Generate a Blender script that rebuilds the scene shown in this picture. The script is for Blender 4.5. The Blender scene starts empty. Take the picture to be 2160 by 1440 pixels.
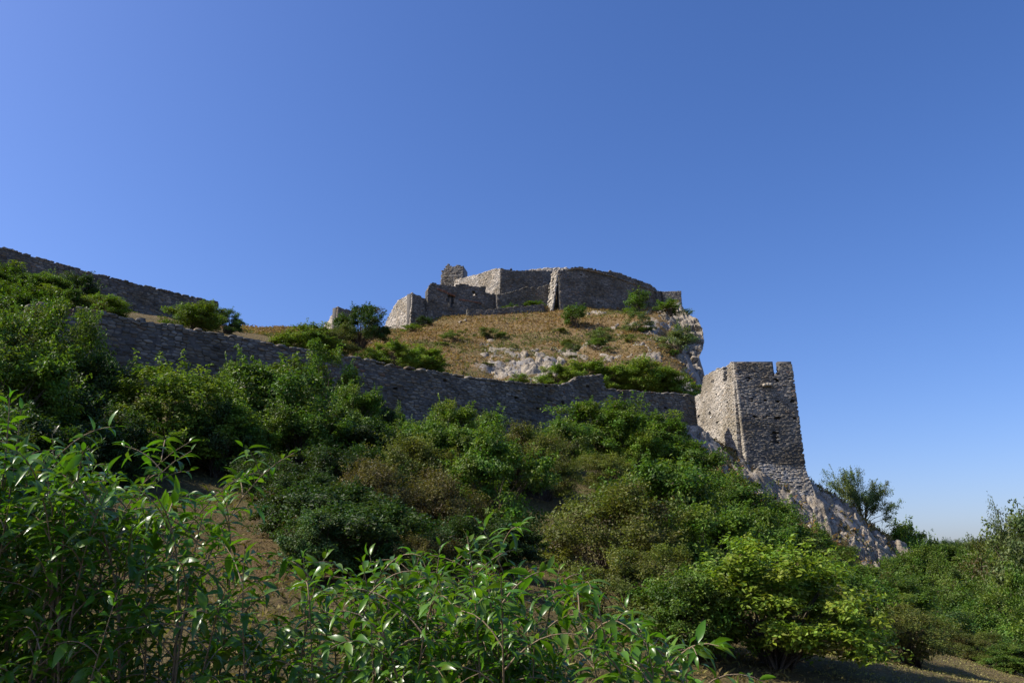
import bpy, bmesh, math, random
import numpy as np
from mathutils import Vector, Matrix

S = bpy.context.scene
COL = S.collection
R = math.radians

# ---------------------------------------------------------------- camera, sky, sun, exposure
PITCH = R(16.0)
EYE = np.array([0.0, 0.0, 1.7])
F = 1680.0                                   # focal length in photograph pixels (2160 wide)
cam_d = bpy.data.cameras.new('camera')
cam_d.lens = 28.0; cam_d.sensor_width = 36.0
cam_d.clip_start = 0.05; cam_d.clip_end = 20000
cam = bpy.data.objects.new('camera', cam_d)
cam.location = EYE; cam.rotation_euler = (math.pi / 2 + PITCH, 0, 0)
COL.objects.link(cam); S.camera = cam

SUN_EL = R(44.0)
SUN_AZ = R(-95.0)                            # measured from +Y towards +X: the sun stands to the left, a little behind
sd = np.array([math.sin(SUN_AZ) * math.cos(SUN_EL), math.cos(SUN_AZ) * math.cos(SUN_EL), math.sin(SUN_EL)])
W = bpy.data.worlds.new('World'); S.world = W; W.use_nodes = True
nt = W.node_tree; nt.nodes.clear()
wo = nt.nodes.new('ShaderNodeOutputWorld'); bg = nt.nodes.new('ShaderNodeBackground')
sky = nt.nodes.new('ShaderNodeTexSky'); sky.sky_type = 'NISHITA'; sky.sun_disc = False
sky.sun_elevation = SUN_EL; sky.sun_rotation = SUN_AZ
sky.altitude = 200; sky.air_density = 1.0; sky.dust_density = 1.6; sky.ozone_density = 3.0
tint = nt.nodes.new('ShaderNodeMix'); tint.data_type = 'RGBA'; tint.blend_type = 'MULTIPLY'
tint.inputs['Factor'].default_value = 1.0
tint.inputs['B'].default_value = (1.06, 1.04, 1.34, 1)      # the camera's white balance and colour rendering
hsv = nt.nodes.new('ShaderNodeHueSaturation'); hsv.inputs['Saturation'].default_value = 1.2
nt.links.new(sky.outputs[0], hsv.inputs['Color']); nt.links.new(hsv.outputs[0], tint.inputs['A'])
nt.links.new(tint.outputs['Result'], bg.inputs[0]); bg.inputs[1].default_value = 0.107
nt.links.new(bg.outputs[0], wo.inputs[0])
sun_d = bpy.data.lights.new('sun', 'SUN'); sun_d.energy = 5.0; sun_d.angle = R(0.53); sun_d.color = (1.0, 0.93, 0.81)
sun = bpy.data.objects.new('sun', sun_d); COL.objects.link(sun)
sun.rotation_euler = Vector(sd).to_track_quat('Z', 'Y').to_euler(); sun.location = (-60, -20, 80)
S.view_settings.view_transform = 'Standard'; S.view_settings.look = 'None'
S.view_settings.exposure = 0.32; S.view_settings.gamma = 1.0; S.view_settings.use_curve_mapping = False
S.render.engine = 'CYCLES'
S.cycles.use_denoising = True
S.cycles.max_bounces = 4; S.cycles.diffuse_bounces = 1; S.cycles.glossy_bounces = 2
S.cycles.transmission_bounces = 4; S.cycles.transparent_max_bounces = 4

rng = np.random.default_rng(7)
random.seed(7)
cp, sp = math.cos(PITCH), math.sin(PITCH)

def ray(u, v):
    xc = (u - 1080.0) / F; yc = (720.0 - v) / F
    return np.array([xc, cp - yc * sp, sp + yc * cp])

def P(u, v, Y):
    d = ray(u, v); return EYE + d * (Y / d[1])

def mpp(p):                                  # metres per photograph pixel at a world point
    return ((p[1] - EYE[1]) * cp + (p[2] - EYE[2]) * sp) / F

# ---------------------------------------------------------------- numpy noise
def _h(ix, iy, iz, s):
    n = (ix.astype(np.int64) * 374761393 + iy.astype(np.int64) * 668265263 + iz.astype(np.int64) * 1440662683 + s * 974634777) & 0xFFFFFFFF
    n = ((n ^ (n >> 13)) * 1274126177) & 0xFFFFFFFF
    n = ((n ^ (n >> 16)) * 2246822519) & 0xFFFFFFFF
    return ((n ^ (n >> 15)) & 0xFFFFFF) / float(0xFFFFFF)

def vn(p, s=0):
    i = np.floor(p).astype(np.int64); f = p - i; f = f * f * (3 - 2 * f)
    r = 0
    for dx in (0, 1):
        wx = f[:, 0] if dx else 1 - f[:, 0]
        for dy in (0, 1):
            wy = f[:, 1] if dy else 1 - f[:, 1]
            for dz in (0, 1):
                wz = f[:, 2] if dz else 1 - f[:, 2]
                r = r + wx * wy * wz * _h(i[:, 0] + dx, i[:, 1] + dy, i[:, 2] + dz, s)
    return r * 2 - 1

def fbm(p, octv=4, s=0, gain=0.5):
    a = 1.0; r = 0; t = 0
    for k in range(octv):
        r = r + a * vn(p * (2.03 ** k) + 17.3 * k, s + k); t += a; a *= gain
    return r / t

def worley(p, s=0):                          # F1 distance and cell id
    i = np.floor(p).astype(np.int64)
    best = np.full(len(p), 9.0); cid = np.zeros(len(p)); b2 = np.full(len(p), 9.0)
    for dx in (-1, 0, 1):
        for dy in (-1, 0, 1):
            for dz in (-1, 0, 1):
                jx, jy, jz = i[:, 0] + dx, i[:, 1] + dy, i[:, 2] + dz
                q = np.stack([jx + _h(jx, jy, jz, s), jy + _h(jx, jy, jz, s + 1), jz + _h(jx, jy, jz, s + 2)], 1)
                d = np.linalg.norm(q - p, axis=1)
                m = d < best
                b2 = np.where(m, best, np.minimum(b2, d))
                cid = np.where(m, _h(jx, jy, jz, s + 3), cid); best = np.where(m, d, best)
    return best, b2, cid

def sstep(a, b, x):
    t = np.clip((x - a) / (b - a), 0, 1); return t * t * (3 - 2 * t)

# ---------------------------------------------------------------- mesh / object helpers
def mesh_np(name, verts, faces, mat=None, attrs=None, smooth=False):
    """verts (n,3); faces: list of index lists or an int array (m,k)"""
    me = bpy.data.meshes.new(name)
    verts = np.asarray(verts, dtype=np.float32)
    if isinstance(faces, np.ndarray):
        m, k = faces.shape; idx = faces.ravel().astype(np.int32)
        st = np.arange(0, m * k, k, dtype=np.int32)
    else:
        ln = np.fromiter((len(f) for f in faces), dtype=np.int32, count=len(faces))
        idx = np.fromiter((i for f in faces for i in f), dtype=np.int32, count=int(ln.sum()))
        st = np.concatenate([[0], np.cumsum(ln)[:-1]]).astype(np.int32); m = len(faces)
    me.vertices.add(len(verts)); me.vertices.foreach_set('co', verts.ravel())
    me.loops.add(len(idx)); me.loops.foreach_set('vertex_index', idx)
    me.polygons.add(m); me.polygons.foreach_set('loop_start', st)
    if smooth: me.polygons.foreach_set('use_smooth', np.ones(m, dtype=bool))
    if attrs:
        for n, a in attrs.items():
            a = np.asarray(a, dtype=np.float32)
            if a.ndim == 1:
                at = me.attributes.new(n, 'FLOAT', 'POINT'); at.data.foreach_set('value', a)
            else:
                at = me.attributes.new(n, 'FLOAT_COLOR', 'POINT'); at.data.foreach_set('color', a.ravel())
    me.update(calc_edges=True); me.validate()
    if mat: me.materials.append(mat)
    return me

def ob(name, me, parent=None, kind=None):
    o = bpy.data.objects.new(name, me); COL.objects.link(o)
    if parent is not None: o.parent = parent
    if kind: o['kind'] = kind
    return o

def thing(name, label, cat, loc=(0, 0, 0), group=None):
    o = bpy.data.objects.new(name, None); COL.objects.link(o)
    o.location = loc; o.empty_display_size = 0.3
    o['label'] = label; o['category'] = cat
    if group: o['group'] = group
    return o

def local(parent, verts):                    # verts are world; parents are only translated
    return np.asarray(verts) - np.array(parent.location)

# ---------------------------------------------------------------- materials
def newmat(name):
    m = bpy.data.materials.new(name); m.use_nodes = True
    n = m.node_tree; n.nodes.clear()
    out = n.nodes.new('ShaderNodeOutputMaterial')
    return m, n, out

def N(n, t, **kw):
    x = n.nodes.new(t)
    for k, v in kw.items(): setattr(x, k, v)
    return x

def mixc(n, a, b, f, mode='MIX'):
    x = N(n, 'ShaderNodeMix', data_type='RGBA', blend_type=mode)
    for sock, val in (('A', a), ('B', b), ('Factor', f)):
        if isinstance(val, bpy.types.NodeSocket): n.links.new(val, x.inputs[sock])
        elif sock == 'Factor': x.inputs[sock].default_value = val
        else: x.inputs[sock].default_value = (*val, 1)
    return x.outputs['Result']

def mathn(n, op, a, b=0.0, clamp=False):
    x = N(n, 'ShaderNodeMath', operation=op); x.use_clamp = clamp
    for i, val in enumerate((a, b)):
        if isinstance(val, bpy.types.NodeSocket): n.links.new(val, x.inputs[i])
        else: x.inputs[i].default_value = val
    return x.outputs[0]

def noise(n, scale, detail=4, rough=0.6, coord=None, dist=0.0):
    x = N(n, 'ShaderNodeTexNoise'); x.inputs['Scale'].default_value = scale
    x.inputs['Detail'].default_value = detail; x.inputs['Roughness'].default_value = rough
    x.inputs['Distortion'].default_value = dist
    if coord is not None: n.links.new(coord, x.inputs['Vector'])
    return x.outputs['Fac']

def ramp(n, fac, stops):
    x = N(n, 'ShaderNodeValToRGB'); el = x.color_ramp.elements
    while len(el) < len(stops): el.new(0.5)
    for e, (p, c) in zip(el, stops):
        e.position = p; e.color = (*c, 1) if len(c) == 3 else c
    n.links.new(fac, x.inputs[0]); return x.outputs['Color']

def geo_pos(n): return N(n, 'ShaderNodeNewGeometry').outputs['Position']

def principled(n, out, col, rough, bump=None, bstr=0.5, bdist=0.02, spec=0.3):
    b = N(n, 'ShaderNodeBsdfPrincipled')
    n.links.new(col, b.inputs['Base Color']) if isinstance(col, bpy.types.NodeSocket) else setattr(b.inputs['Base Color'], 'default_value', (*col, 1))
    b.inputs['Roughness'].default_value = rough
    b.inputs['Specular IOR Level'].default_value = spec
    if bump is not None:
        k = N(n, 'ShaderNodeBump'); k.inputs['Strength'].default_value = bstr; k.inputs['Distance'].default_value = bdist
        n.links.new(bump, k.inputs['Height']); n.links.new(k.outputs[0], b.inputs['Normal'])
    n.links.new(b.outputs[0], out.inputs['Surface'])
    return b

def mat_stone(name, stops, bright=1.0):
    m, n, out = newmat(name)
    at = N(n, 'ShaderNodeAttribute', attribute_name='sc')
    sep = N(n, 'ShaderNodeSeparateColor'); n.links.new(at.outputs['Color'], sep.inputs[0])
    base = ramp(n, sep.outputs[1], stops)
    pos = geo_pos(n)
    n1 = noise(n, 3.0, 5, 0.65, pos); n2 = noise(n, 26.0, 4, 0.7, pos); n3 = noise(n, 0.35, 3, 0.5, pos)
    v = mathn(n, 'MULTIPLY_ADD', sep.outputs[0], 0.52); n.nodes[-1].inputs[2].default_value = 0.74
    v = mathn(n, 'MULTIPLY', v, mathn(n, 'ADD', mathn(n, 'MULTIPLY', n1, 0.7), 0.65))
    v = mathn(n, 'MULTIPLY', v, mathn(n, 'ADD', mathn(n, 'MULTIPLY', n2, 0.5), 0.75))
    v = mathn(n, 'MULTIPLY', v, bright)
    cc = N(n, 'ShaderNodeCombineColor')
    for i in range(3): n.links.new(v, cc.inputs[i])
    col = mixc(n, base, cc.outputs[0], 1.0, 'MULTIPLY')
    # zone tint stored per stone: paler repairs, plus sunlight painted on the tower's left face
    col = mixc(n, col, (0.60, 0.54, 0.445), sep.outputs[2])
    # lichen and soot stains
    st = ramp(n, n3, [(0.42, (0, 0, 0)), (0.62, (1, 1, 1))])
    col = mixc(n, col, mixc(n, col, (0.62, 0.59, 0.53), 1.0, 'MULTIPLY'), st)
    principled(n, out, col, 0.92, mathn(n, 'ADD', n2, n1), 0.7, 0.03, 0.15)
    return m

def mat_simple(name, c1, c2, scale, rough=0.9, bstr=0.5, bdist=0.03):
    m, n, out = newmat(name)
    pos = geo_pos(n); a = noise(n, scale, 6, 0.65, pos)
    col = ramp(n, a, [(0.3, c1), (0.7, c2)])
    principled(n, out, col, rough, noise(n, scale * 6, 4, 0.7, pos), bstr, bdist, 0.2)
    return m

def mat_leaf(name, trans=0.35, rough=0.5, spec=0.35, base=None):
    m, n, out = newmat(name)
    oi = N(n, 'ShaderNodeObjectInfo')
    at = N(n, 'ShaderNodeAttribute', attribute_name='lv')
    sep = N(n, 'ShaderNodeSeparateColor'); n.links.new(at.outputs['Color'], sep.inputs[0])
    c0 = oi.outputs['Color'] if base is None else base
    hs = N(n, 'ShaderNodeHueSaturation')
    if base is None: n.links.new(c0, hs.inputs['Color'])
    else: hs.inputs['Color'].default_value = (*base, 1)
    n.links.new(mathn(n, 'ADD', mathn(n, 'MULTIPLY', sep.outputs[0], 0.055), 0.4725), hs.inputs['Hue'])
    n.links.new(mathn(n, 'ADD', mathn(n, 'MULTIPLY', sep.outputs[1], 1.1), 0.5), hs.inputs['Value'])
    # a few dry brown leaves
    col = mixc(n, hs.outputs[0], (0.10, 0.062, 0.026), sep.outputs[2])
    b = N(n, 'ShaderNodeBsdfPrincipled'); n.links.new(col, b.inputs['Base Color'])
    b.inputs['Roughness'].default_value = rough; b.inputs['Specular IOR Level'].default_value = spec
    t = N(n, 'ShaderNodeBsdfTranslucent')
    n.links.new(mixc(n, col, (1.25, 1.35, 0.5), 1.0, 'MULTIPLY'), t.inputs['Color'])
    mx = N(n, 'ShaderNodeMixShader'); mx.inputs[0].default_value = trans
    n.links.new(b.outputs[0], mx.inputs[1]); n.links.new(t.outputs[0], mx.inputs[2])
    n.links.new(mx.outputs[0], out.inputs['Surface'])
    return m

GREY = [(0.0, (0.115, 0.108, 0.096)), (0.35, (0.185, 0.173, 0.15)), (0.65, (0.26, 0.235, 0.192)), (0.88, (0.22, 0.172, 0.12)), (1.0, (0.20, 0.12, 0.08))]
SUNLIT = [(0.0, (0.33, 0.305, 0.265)), (0.35, (0.50, 0.455, 0.38)), (0.7, (0.62, 0.555, 0.45)), (1.0, (0.50, 0.385, 0.28))]
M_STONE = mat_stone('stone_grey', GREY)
M_SUNLIT = mat_stone('stone_sunlit', SUNLIT)  # paler copy of the grey stone for sunlit faces; sunlight put into colour
M_MORTAR = mat_simple('mortar', (0.16, 0.15, 0.13), (0.30, 0.275, 0.235), 5.0)
M_MORTAR_D = mat_simple('mortar_dark', (0.06, 0.057, 0.052), (0.14, 0.13, 0.115), 5.0)  # darker mortar copy, mostly for wall faces in shade; shade put into colour
M_BARK = mat_simple('bark', (0.06, 0.045, 0.03), (0.15, 0.12, 0.09), 14.0)
M_TWIG = mat_simple('young_bark', (0.20, 0.14, 0.08), (0.34, 0.26, 0.17), 20.0)
M_LEAF = mat_leaf('leaf', 0.33, 0.5, 0.3)
M_BIGLEAF = mat_leaf('glossy_leaf', 0.37, 0.33, 0.6, (0.090, 0.180, 0.010))

def mat_rock(name):
    m, n, out = newmat(name)
    pos = geo_pos(n)
    a = noise(n, 0.9, 7, 0.68, pos, 0.6); b = noise(n, 7.0, 6, 0.7, pos)
    vo = N(n, 'ShaderNodeTexVoronoi', feature='DISTANCE_TO_EDGE'); vo.inputs['Scale'].default_value = 1.7
    n.links.new(pos, vo.inputs['Vector'])
    crack = ramp(n, vo.outputs['Distance'], [(0.0, (0.45, 0.43, 0.40)), (0.07, (1, 1, 1))])
    col = ramp(n, a, [(0.28, (0.19, 0.165, 0.13)), (0.43, (0.34, 0.295, 0.235)), (0.58, (0.47, 0.42, 0.345)), (0.70, (0.56, 0.515, 0.445)), (0.85, (0.38, 0.31, 0.23))])
    col = mixc(n, col, ramp(n, b, [(0.3, (0.42, 0.41, 0.39)), (0.55, (1, 1, 1))]), 1.0, 'MULTIPLY')
    col = mixc(n, col, crack, 0.85, 'MULTIPLY')
    col = mixc(n, col, (0.96, 0.93, 0.87), 1.0, 'MULTIPLY')
    principled(n, out, col, 0.9, mathn(n, 'ADD', mathn(n, 'MULTIPLY', a, 2.0), b), 0.9, 0.12, 0.2)
    return m
M_ROCK = mat_rock('limestone')

def mat_ground():
    m, n, out = newmat('hillside_ground')
    at = N(n, 'ShaderNodeAttribute', attribute_name='gm')
    sep = N(n, 'ShaderNodeSeparateColor'); n.links.new(at.outputs['Color'], sep.inputs[0])
    pos = geo_pos(n)
    a = noise(n, 0.22, 6, 0.65, pos); b = noise(n, 2.4, 6, 0.7, pos); c = noise(n, 14.0, 5, 0.7, pos)
    dry = ramp(n, b, [(0.25, (0.155, 0.098, 0.048)), (0.5, (0.25, 0.17, 0.08)), (0.75, (0.34, 0.245, 0.13))])
    grn = ramp(n, b, [(0.3, (0.07, 0.075, 0.025)), (0.7, (0.14, 0.135, 0.05))])
    f = mathn(n, 'ADD', sep.outputs[1], mathn(n, 'MULTIPLY', mathn(n, 'SUBTRACT', a, 0.5), 1.6), True)
    col = mixc(n, dry, grn, f)
    rk = noise(n, 1.1, 7, 0.7, pos, 0.5)
    rock = ramp(n, rk, [(0.3, (0.17, 0.15, 0.12)), (0.5, (0.36, 0.33, 0.29)), (0.7, (0.50, 0.475, 0.43))])
    mk = mathn(n, 'ADD', sep.outputs[0], mathn(n, 'MULTIPLY', mathn(n, 'SUBTRACT', b, 0.5), 0.9))
    mk = ramp(n, mk, [(0.42, (0, 0, 0)), (0.56, (1, 1, 1))])
    col = mixc(n, col, rock, mk)
    soil = sep.outputs[2]
    col = mixc(n, col, (0.17, 0.095, 0.05), mathn(n, 'MULTIPLY', soil, ramp(n, a, [(0.35, (0.2, 0.2, 0.2)), (0.65, (1, 1, 1))])))
    col = mixc(n, col, ramp(n, c, [(0.25, (0.55, 0.55, 0.55)), (0.65, (1.1, 1.1, 1.1))]), 1.0, 'MULTIPLY')
    principled(n, out, col, 0.95, mathn(n, 'ADD', b, c), 0.9, 0.15, 0.1)
    return m
M_GROUND = mat_ground()

# ---------------------------------------------------------------- curtain wall line (needed by the terrain)
def on_line(u, v, A, B):
    """depth Y where the column u meets the plan line A-B"""
    d = ray(u, v); k = d[0] / d[1]
    (ax, ay), (bx, by) = A, B
    t = (k * ay - ax) / ((bx - ax) - k * (by - ay))
    return ay + t * (by - ay)

_A = P(165, 650, 42.0)[:2]; _B = P(1465, 833, 78.5)[:2]
MIDTOP = [(60, 640), (140, 648), (165, 651), (230, 664), (300, 677), (400, 693), (500, 712), (600, 732), (720, 750), (860, 776), (1000, 798),
          (1100, 809), (1180, 813), (1195, 809), (1218, 801), (1221, 797), (1245, 793), (1272, 792), (1273.5, 820), (1350, 826), (1420, 830), (1466, 834)]
MID = [P(u, v, on_line(u, v, _A, _B)) for u, v in MIDTOP]
MIDPLAN = np.array([[p[0], p[1]] for p in MID])

# ---------------------------------------------------------------- terrain
def ctrl(lst): return np.array([P(*c) if len(c) == 3 else c[1:] for c in lst])
X = 'xyz'
shared = [(X, 45, 60, -10), (X, 70, 60, -10), (X, 120, 80, -9), (X, 60, 120, -6), (X, 110, 150, -6), (X, 50, 90, -9), (X, 60, 20, -8), (X, 120, 20, -8),
          (X, 300, 200, -6), (X, 300, 600, 0), (X, 0, 600, 10), (X, -300, 500, 30), (X, 600, 900, 0), (X, -300, 0, 10), (X, 300, -100, -8), (X, 0, -200, 0)]
front = shared + [
    (X, 0, 0, 0), (X, -4, 3, 0.15), (X, 4, 3, -0.1), (X, 0, 6, 0.35), (X, -8, 0, 0.6), (X, 10, 2, -0.6), (X, 0, -15, 0), (X, -20, -10, 1.5), (X, 25, 0, -2),
    (640, 1330, 9.5), (560, 1200, 14), (450, 1080, 19), (400, 1000, 25), (X, -13, 18, 3.6), (X, -26, 28, 8.5), (X, -20, 32, 8.2), (X, -40, 30, 14),
    (1130, 1290, 14), (1230, 1050, 35), (860, 1090, 27), (1400, 1425, 12.5), (1830, 1385, 20), (2060, 1440, 14), (1100, 1200, 20),
    (1960, 1420, 18), (1600, 1200, 38), (1500, 1100, 48), (X, 24, 32, -5.0), (X, 30, 45, -7), (X, 20, 24, -2.6), (X, 18, 12, -1.0),
    (60, 860, 38), (200, 815, 42.0), (350, 800, 45.5), (600, 872, 51), (800, 900, 56), (1000, 905, 62), (1150, 900, 67), (1300, 880, 72), (1440, 905, 76),
    # rocky spur under the tower
    (1480, 935, 75), (1500, 955, 74.5), (1560, 990, 75.0), (1640, 1045, 75), (1700, 1050, 76.0), (1718, 1030, 78.0), (1800, 1083, 78), (1845, 1130, 77.5), (1850, 1165, 75),
    (1760, 1120, 74), (1660, 1120, 72), (1900, 1185, 76), (1935, 1195, 77), (1560, 1060, 68), (1980, 1340, 72), (1860, 1270, 66),
    (X, 38.5, 84, 4.0), (X, 44, 86, -1), (X, 36, 92, 3)]
back = shared + [(X, -60, 60, 27), (X, -80, 100, 34), (X, -40, 50, 18.5)]
for u, v in MIDTOP[1:-1:2]:
    q = P(u, v, on_line(u, v, _A, _B)); back.append((X, q[0] - 0.9, q[1] + 1.2, q[2] - 1.7))
back += [(250, 660, 62), (330, 668, 72), (200, 655, 60), (290, 668, 83), (100, 640, 72), (440, 690, 84), (520, 698, 100), (580, 692, 112), (640, 696, 118), (700, 698, 118), (760, 735, 104),
         (820, 705, 124), (870, 694, 131), (960, 664, 136), (1060, 655, 137), (1170, 660, 135), (1290, 652, 139), (1345, 658, 140), (1400, 648, 144), (1440, 652, 144.5),
         (940, 786, 98), (1060, 812, 97), (1170, 818, 97), (1290, 830, 96), (1400, 838, 96), (1462, 840, 97),
         (900, 735, 110), (1000, 720, 117), (1100, 735, 112), (1130, 700, 122), (1250, 725, 114), (1320, 700, 121), (1400, 725, 116), (1440, 700, 124), (1455, 760, 110),
         (X, 0, 165, 55), (X, 20, 165, 55), (X, -20, 160, 48), (X, -60, 150, 36), (X, 30, 160, 50), (X, 39, 150, 8), (X, 35.5, 128, 6), (X, 33.5, 112, 5), (X, 44, 130, -4),
         (X, 29, 88, 13), (X, 36, 92, 3), (X, 22, 88, 15), (X, 38, 84, 4), (X, 0, 220, 30), (X, 60, 220, 0)]
def rbf_fit(C, c=2.5):
    d = np.sqrt(((C[:, None, :2] - C[None, :, :2]) ** 2).sum(-1) + c * c)
    n = len(C); A = np.zeros((n + 1, n + 1)); A[:n, :n] = d; A[:n, n] = 1; A[n, :n] = 1
    A[:n, :n] -= np.eye(n) * 0.02
    b = np.concatenate([C[:, 2], [0]]); return np.linalg.solve(A, b)
CF, CB = ctrl(front), ctrl(back); WF, WB = rbf_fit(CF), rbf_fit(CB)
def rbf(C, w, x, y, c=2.5):
    r = np.full(x.shape, w[-1])
    for k in range(len(C)): r = r + w[k] * np.sqrt((x - C[k, 0]) ** 2 + (y - C[k, 1]) ** 2 + c * c)
    return r
_ext = np.vstack([MIDPLAN[0] + (MIDPLAN[0] - MIDPLAN[3]) * 30, MIDPLAN, MIDPLAN[-1] + np.array([6, 6]), MIDPLAN[-1] + np.array([200, 30])])
def side(x, y):
    """signed distance to the curtain wall line, positive downhill (camera side)"""
    best = np.full(x.shape, 1e9); sg = np.zeros(x.shape)
    for a, b in zip(_ext[:-1], _ext[1:]):
        ab = b - a; L = ab @ ab
        if L < 1e-6: continue
        t = np.clip(((x - a[0]) * ab[0] + (y - a[1]) * ab[1]) / L, 0, 1)
        dx, dy = x - a[0] - t * ab[0], y - a[1] - t * ab[1]
        d = np.hypot(dx, dy); s = np.sign(-(ab[0] * dy - ab[1] * dx))
        m = d < best; best = np.where(m, d, best); sg = np.where(m, s, sg)
    return best * sg

def gauss(x, y, cx, cy, rx, ry): return np.exp(-(((x - cx) / rx) ** 2 + ((y - cy) / ry) ** 2))
def rockmask(x, y, z=None):
    m = np.zeros(x.shape)
    for u, v, Y, rx, ry, a in [(1125, 765, 105, 6, 7, .95), (1040, 760, 103, 6, 6, .55), (1235, 735, 110, 7, 5, .6), (1400, 715, 118, 6, 9, .65), (1450, 740, 114, 5, 14, .9), (1450, 800, 100, 5, 6, .8),
                               (1300, 700, 122, 8, 4, .45), (1150, 790, 98, 9, 3, .5), (1640, 1050, 75, 7, 3, .8), (1790, 1110, 77, 6, 5, .75), (1510, 960, 75, 4, 3, .6), (1430, 665, 141, 4, 6, .7), (1850, 1150, 77, 4, 5, .8)]:
        q = P(u, v, Y); m = np.maximum(m, a * gauss(x, y, q[0], q[1], rx, ry))
    p = np.stack([x * 0.28, y * 0.28, np.zeros_like(x)], 1)
    return np.clip(m * (0.75 + 0.8 * fbm(p, 4, 41)), 0, 1)

def T(x, y, detail=True):
    x = np.atleast_1d(np.asarray(x, float)); y = np.atleast_1d(np.asarray(y, float))
    s = side(x, y); f = sstep(-0.75, -0.35, s)
    h = rbf(CF, WF, x, y) * f + rbf(CB, WB, x, y) * (1 - f)
    far = sstep(300, 700, np.hypot(x, y - 60)); h = h * (1 - far) + (-6) * far
    if detail:
        z0 = np.zeros_like(x)
        near = sstep(2, 9, np.hypot(x, y))
        h = h + near * 0.28 * fbm(np.stack([x * 0.33, y * 0.33, z0], 1), 4, 3) + 0.05 * fbm(np.stack([x * 2.1, y * 2.1, z0], 1), 3, 9)
        hill = sstep(88, 100, y) * (1 - sstep(160, 200, y))
        h = h + hill * 0.5 * fbm(np.stack([x * 0.22, y * 0.22, z0], 1), 4, 13)
        rm = rockmask(x, y)
        w1, w2, cid = worley(np.stack([x * 0.55, y * 0.55, h * 0.3], 1), 71)
        w3, w4, cid2 = worley(np.stack([x * 1.25, y * 1.25, h * 0.8], 1), 91)
        h = h + sstep(0.2, 0.5, rm) * ((cid - 0.35) * 1.1 + (0.5 - w1) * 0.5 + (cid2 - 0.5) * 0.55)
    return h

def Th(x, y): return float(T(np.array([x]), np.array([y]))[0])

def axis(segs):
    out = []
    for a, b, d in segs:
        n = max(1, int(round((b - a) / d))); out += list(np.linspace(a, b, n, endpoint=False))
    return np.array(out + [segs[-1][1]])
gx = axis([(-6000, -1000, 1000), (-1000, -200, 100), (-200, -70, 10), (-70, -40, 1.2), (-40, 46, 0.42), (46, 80, 1.2), (80, 220, 10), (220, 1000, 100), (1000, 6000, 1000)])
gy = axis([(-1000, -100, 150), (-100, -10, 10), (-10, 4, 1.0), (4, 40, 0.34), (40, 92, 0.5), (92, 150, 0.42), (150, 170, 1.5), (170, 260, 10), (260, 1000, 80), (1000, 9000, 1000)])
GX, GY = np.meshgrid(gx, gy); xx, yy = GX.ravel(), GY.ravel()
zz = T(xx, yy)
rm = rockmask(xx, yy)
_g = zz.reshape(len(gy), len(gx)); _sl = np.hypot(np.gradient(_g, gx, axis=1), np.gradient(_g, gy, axis=0)).ravel()
rm = np.maximum(rm, 0.95 * sstep(1.3, 2.2, _sl) * (yy > 60) * (yy < 170))
ss = side(xx, yy)
grn = 0.35 + 0.25 * (ss > 0) - 0.28 * np.exp(-(((yy - 122) / 22) ** 2)) * (ss < 0) - 0.2 * sstep(3, 7, xx) * (yy < 30) * (ss > 0)
_q = P(500, 1160, 15)
soil = 0.8 * gauss(xx, yy, _q[0] + 0.3, _q[1], 4.0, 6.0) * (ss > 0) + 0.55 * gauss(xx, yy, P(580, 700, 112)[0], 112, 9, 14)
nx, ny = len(gx), len(gy)
ii = (np.arange(ny - 1)[:, None] * nx + np.arange(nx - 1)[None, :]).ravel()
gf = np.stack([ii, ii + 1, ii + nx + 1, ii + nx], 1)
ground = ob('hillside', mesh_np('hillside', np.stack([xx, yy, zz], 1), gf, M_GROUND,
            {'gm': np.stack([rm, np.clip(grn, 0, 1), np.clip(soil, 0, 1), np.ones_like(rm)], 1)}, smooth=True), kind='structure')

def hit(u, v, y0=4.0, y1=400.0):
    """where the line of sight through a photograph pixel meets the ground"""
    d = ray(u, v); ys = np.concatenate([np.arange(y0, 40, 0.25), np.arange(40, y1, 0.5)])
    pts = EYE + d * (ys / d[1])[:, None]
    below = pts[:, 2] < T(pts[:, 0], pts[:, 1], False)
    k = int(np.argmax(below)) if below.any() else len(ys) - 1
    p = pts[k]; return np.array([p[0], p[1], Th(p[0], p[1])])

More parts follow.
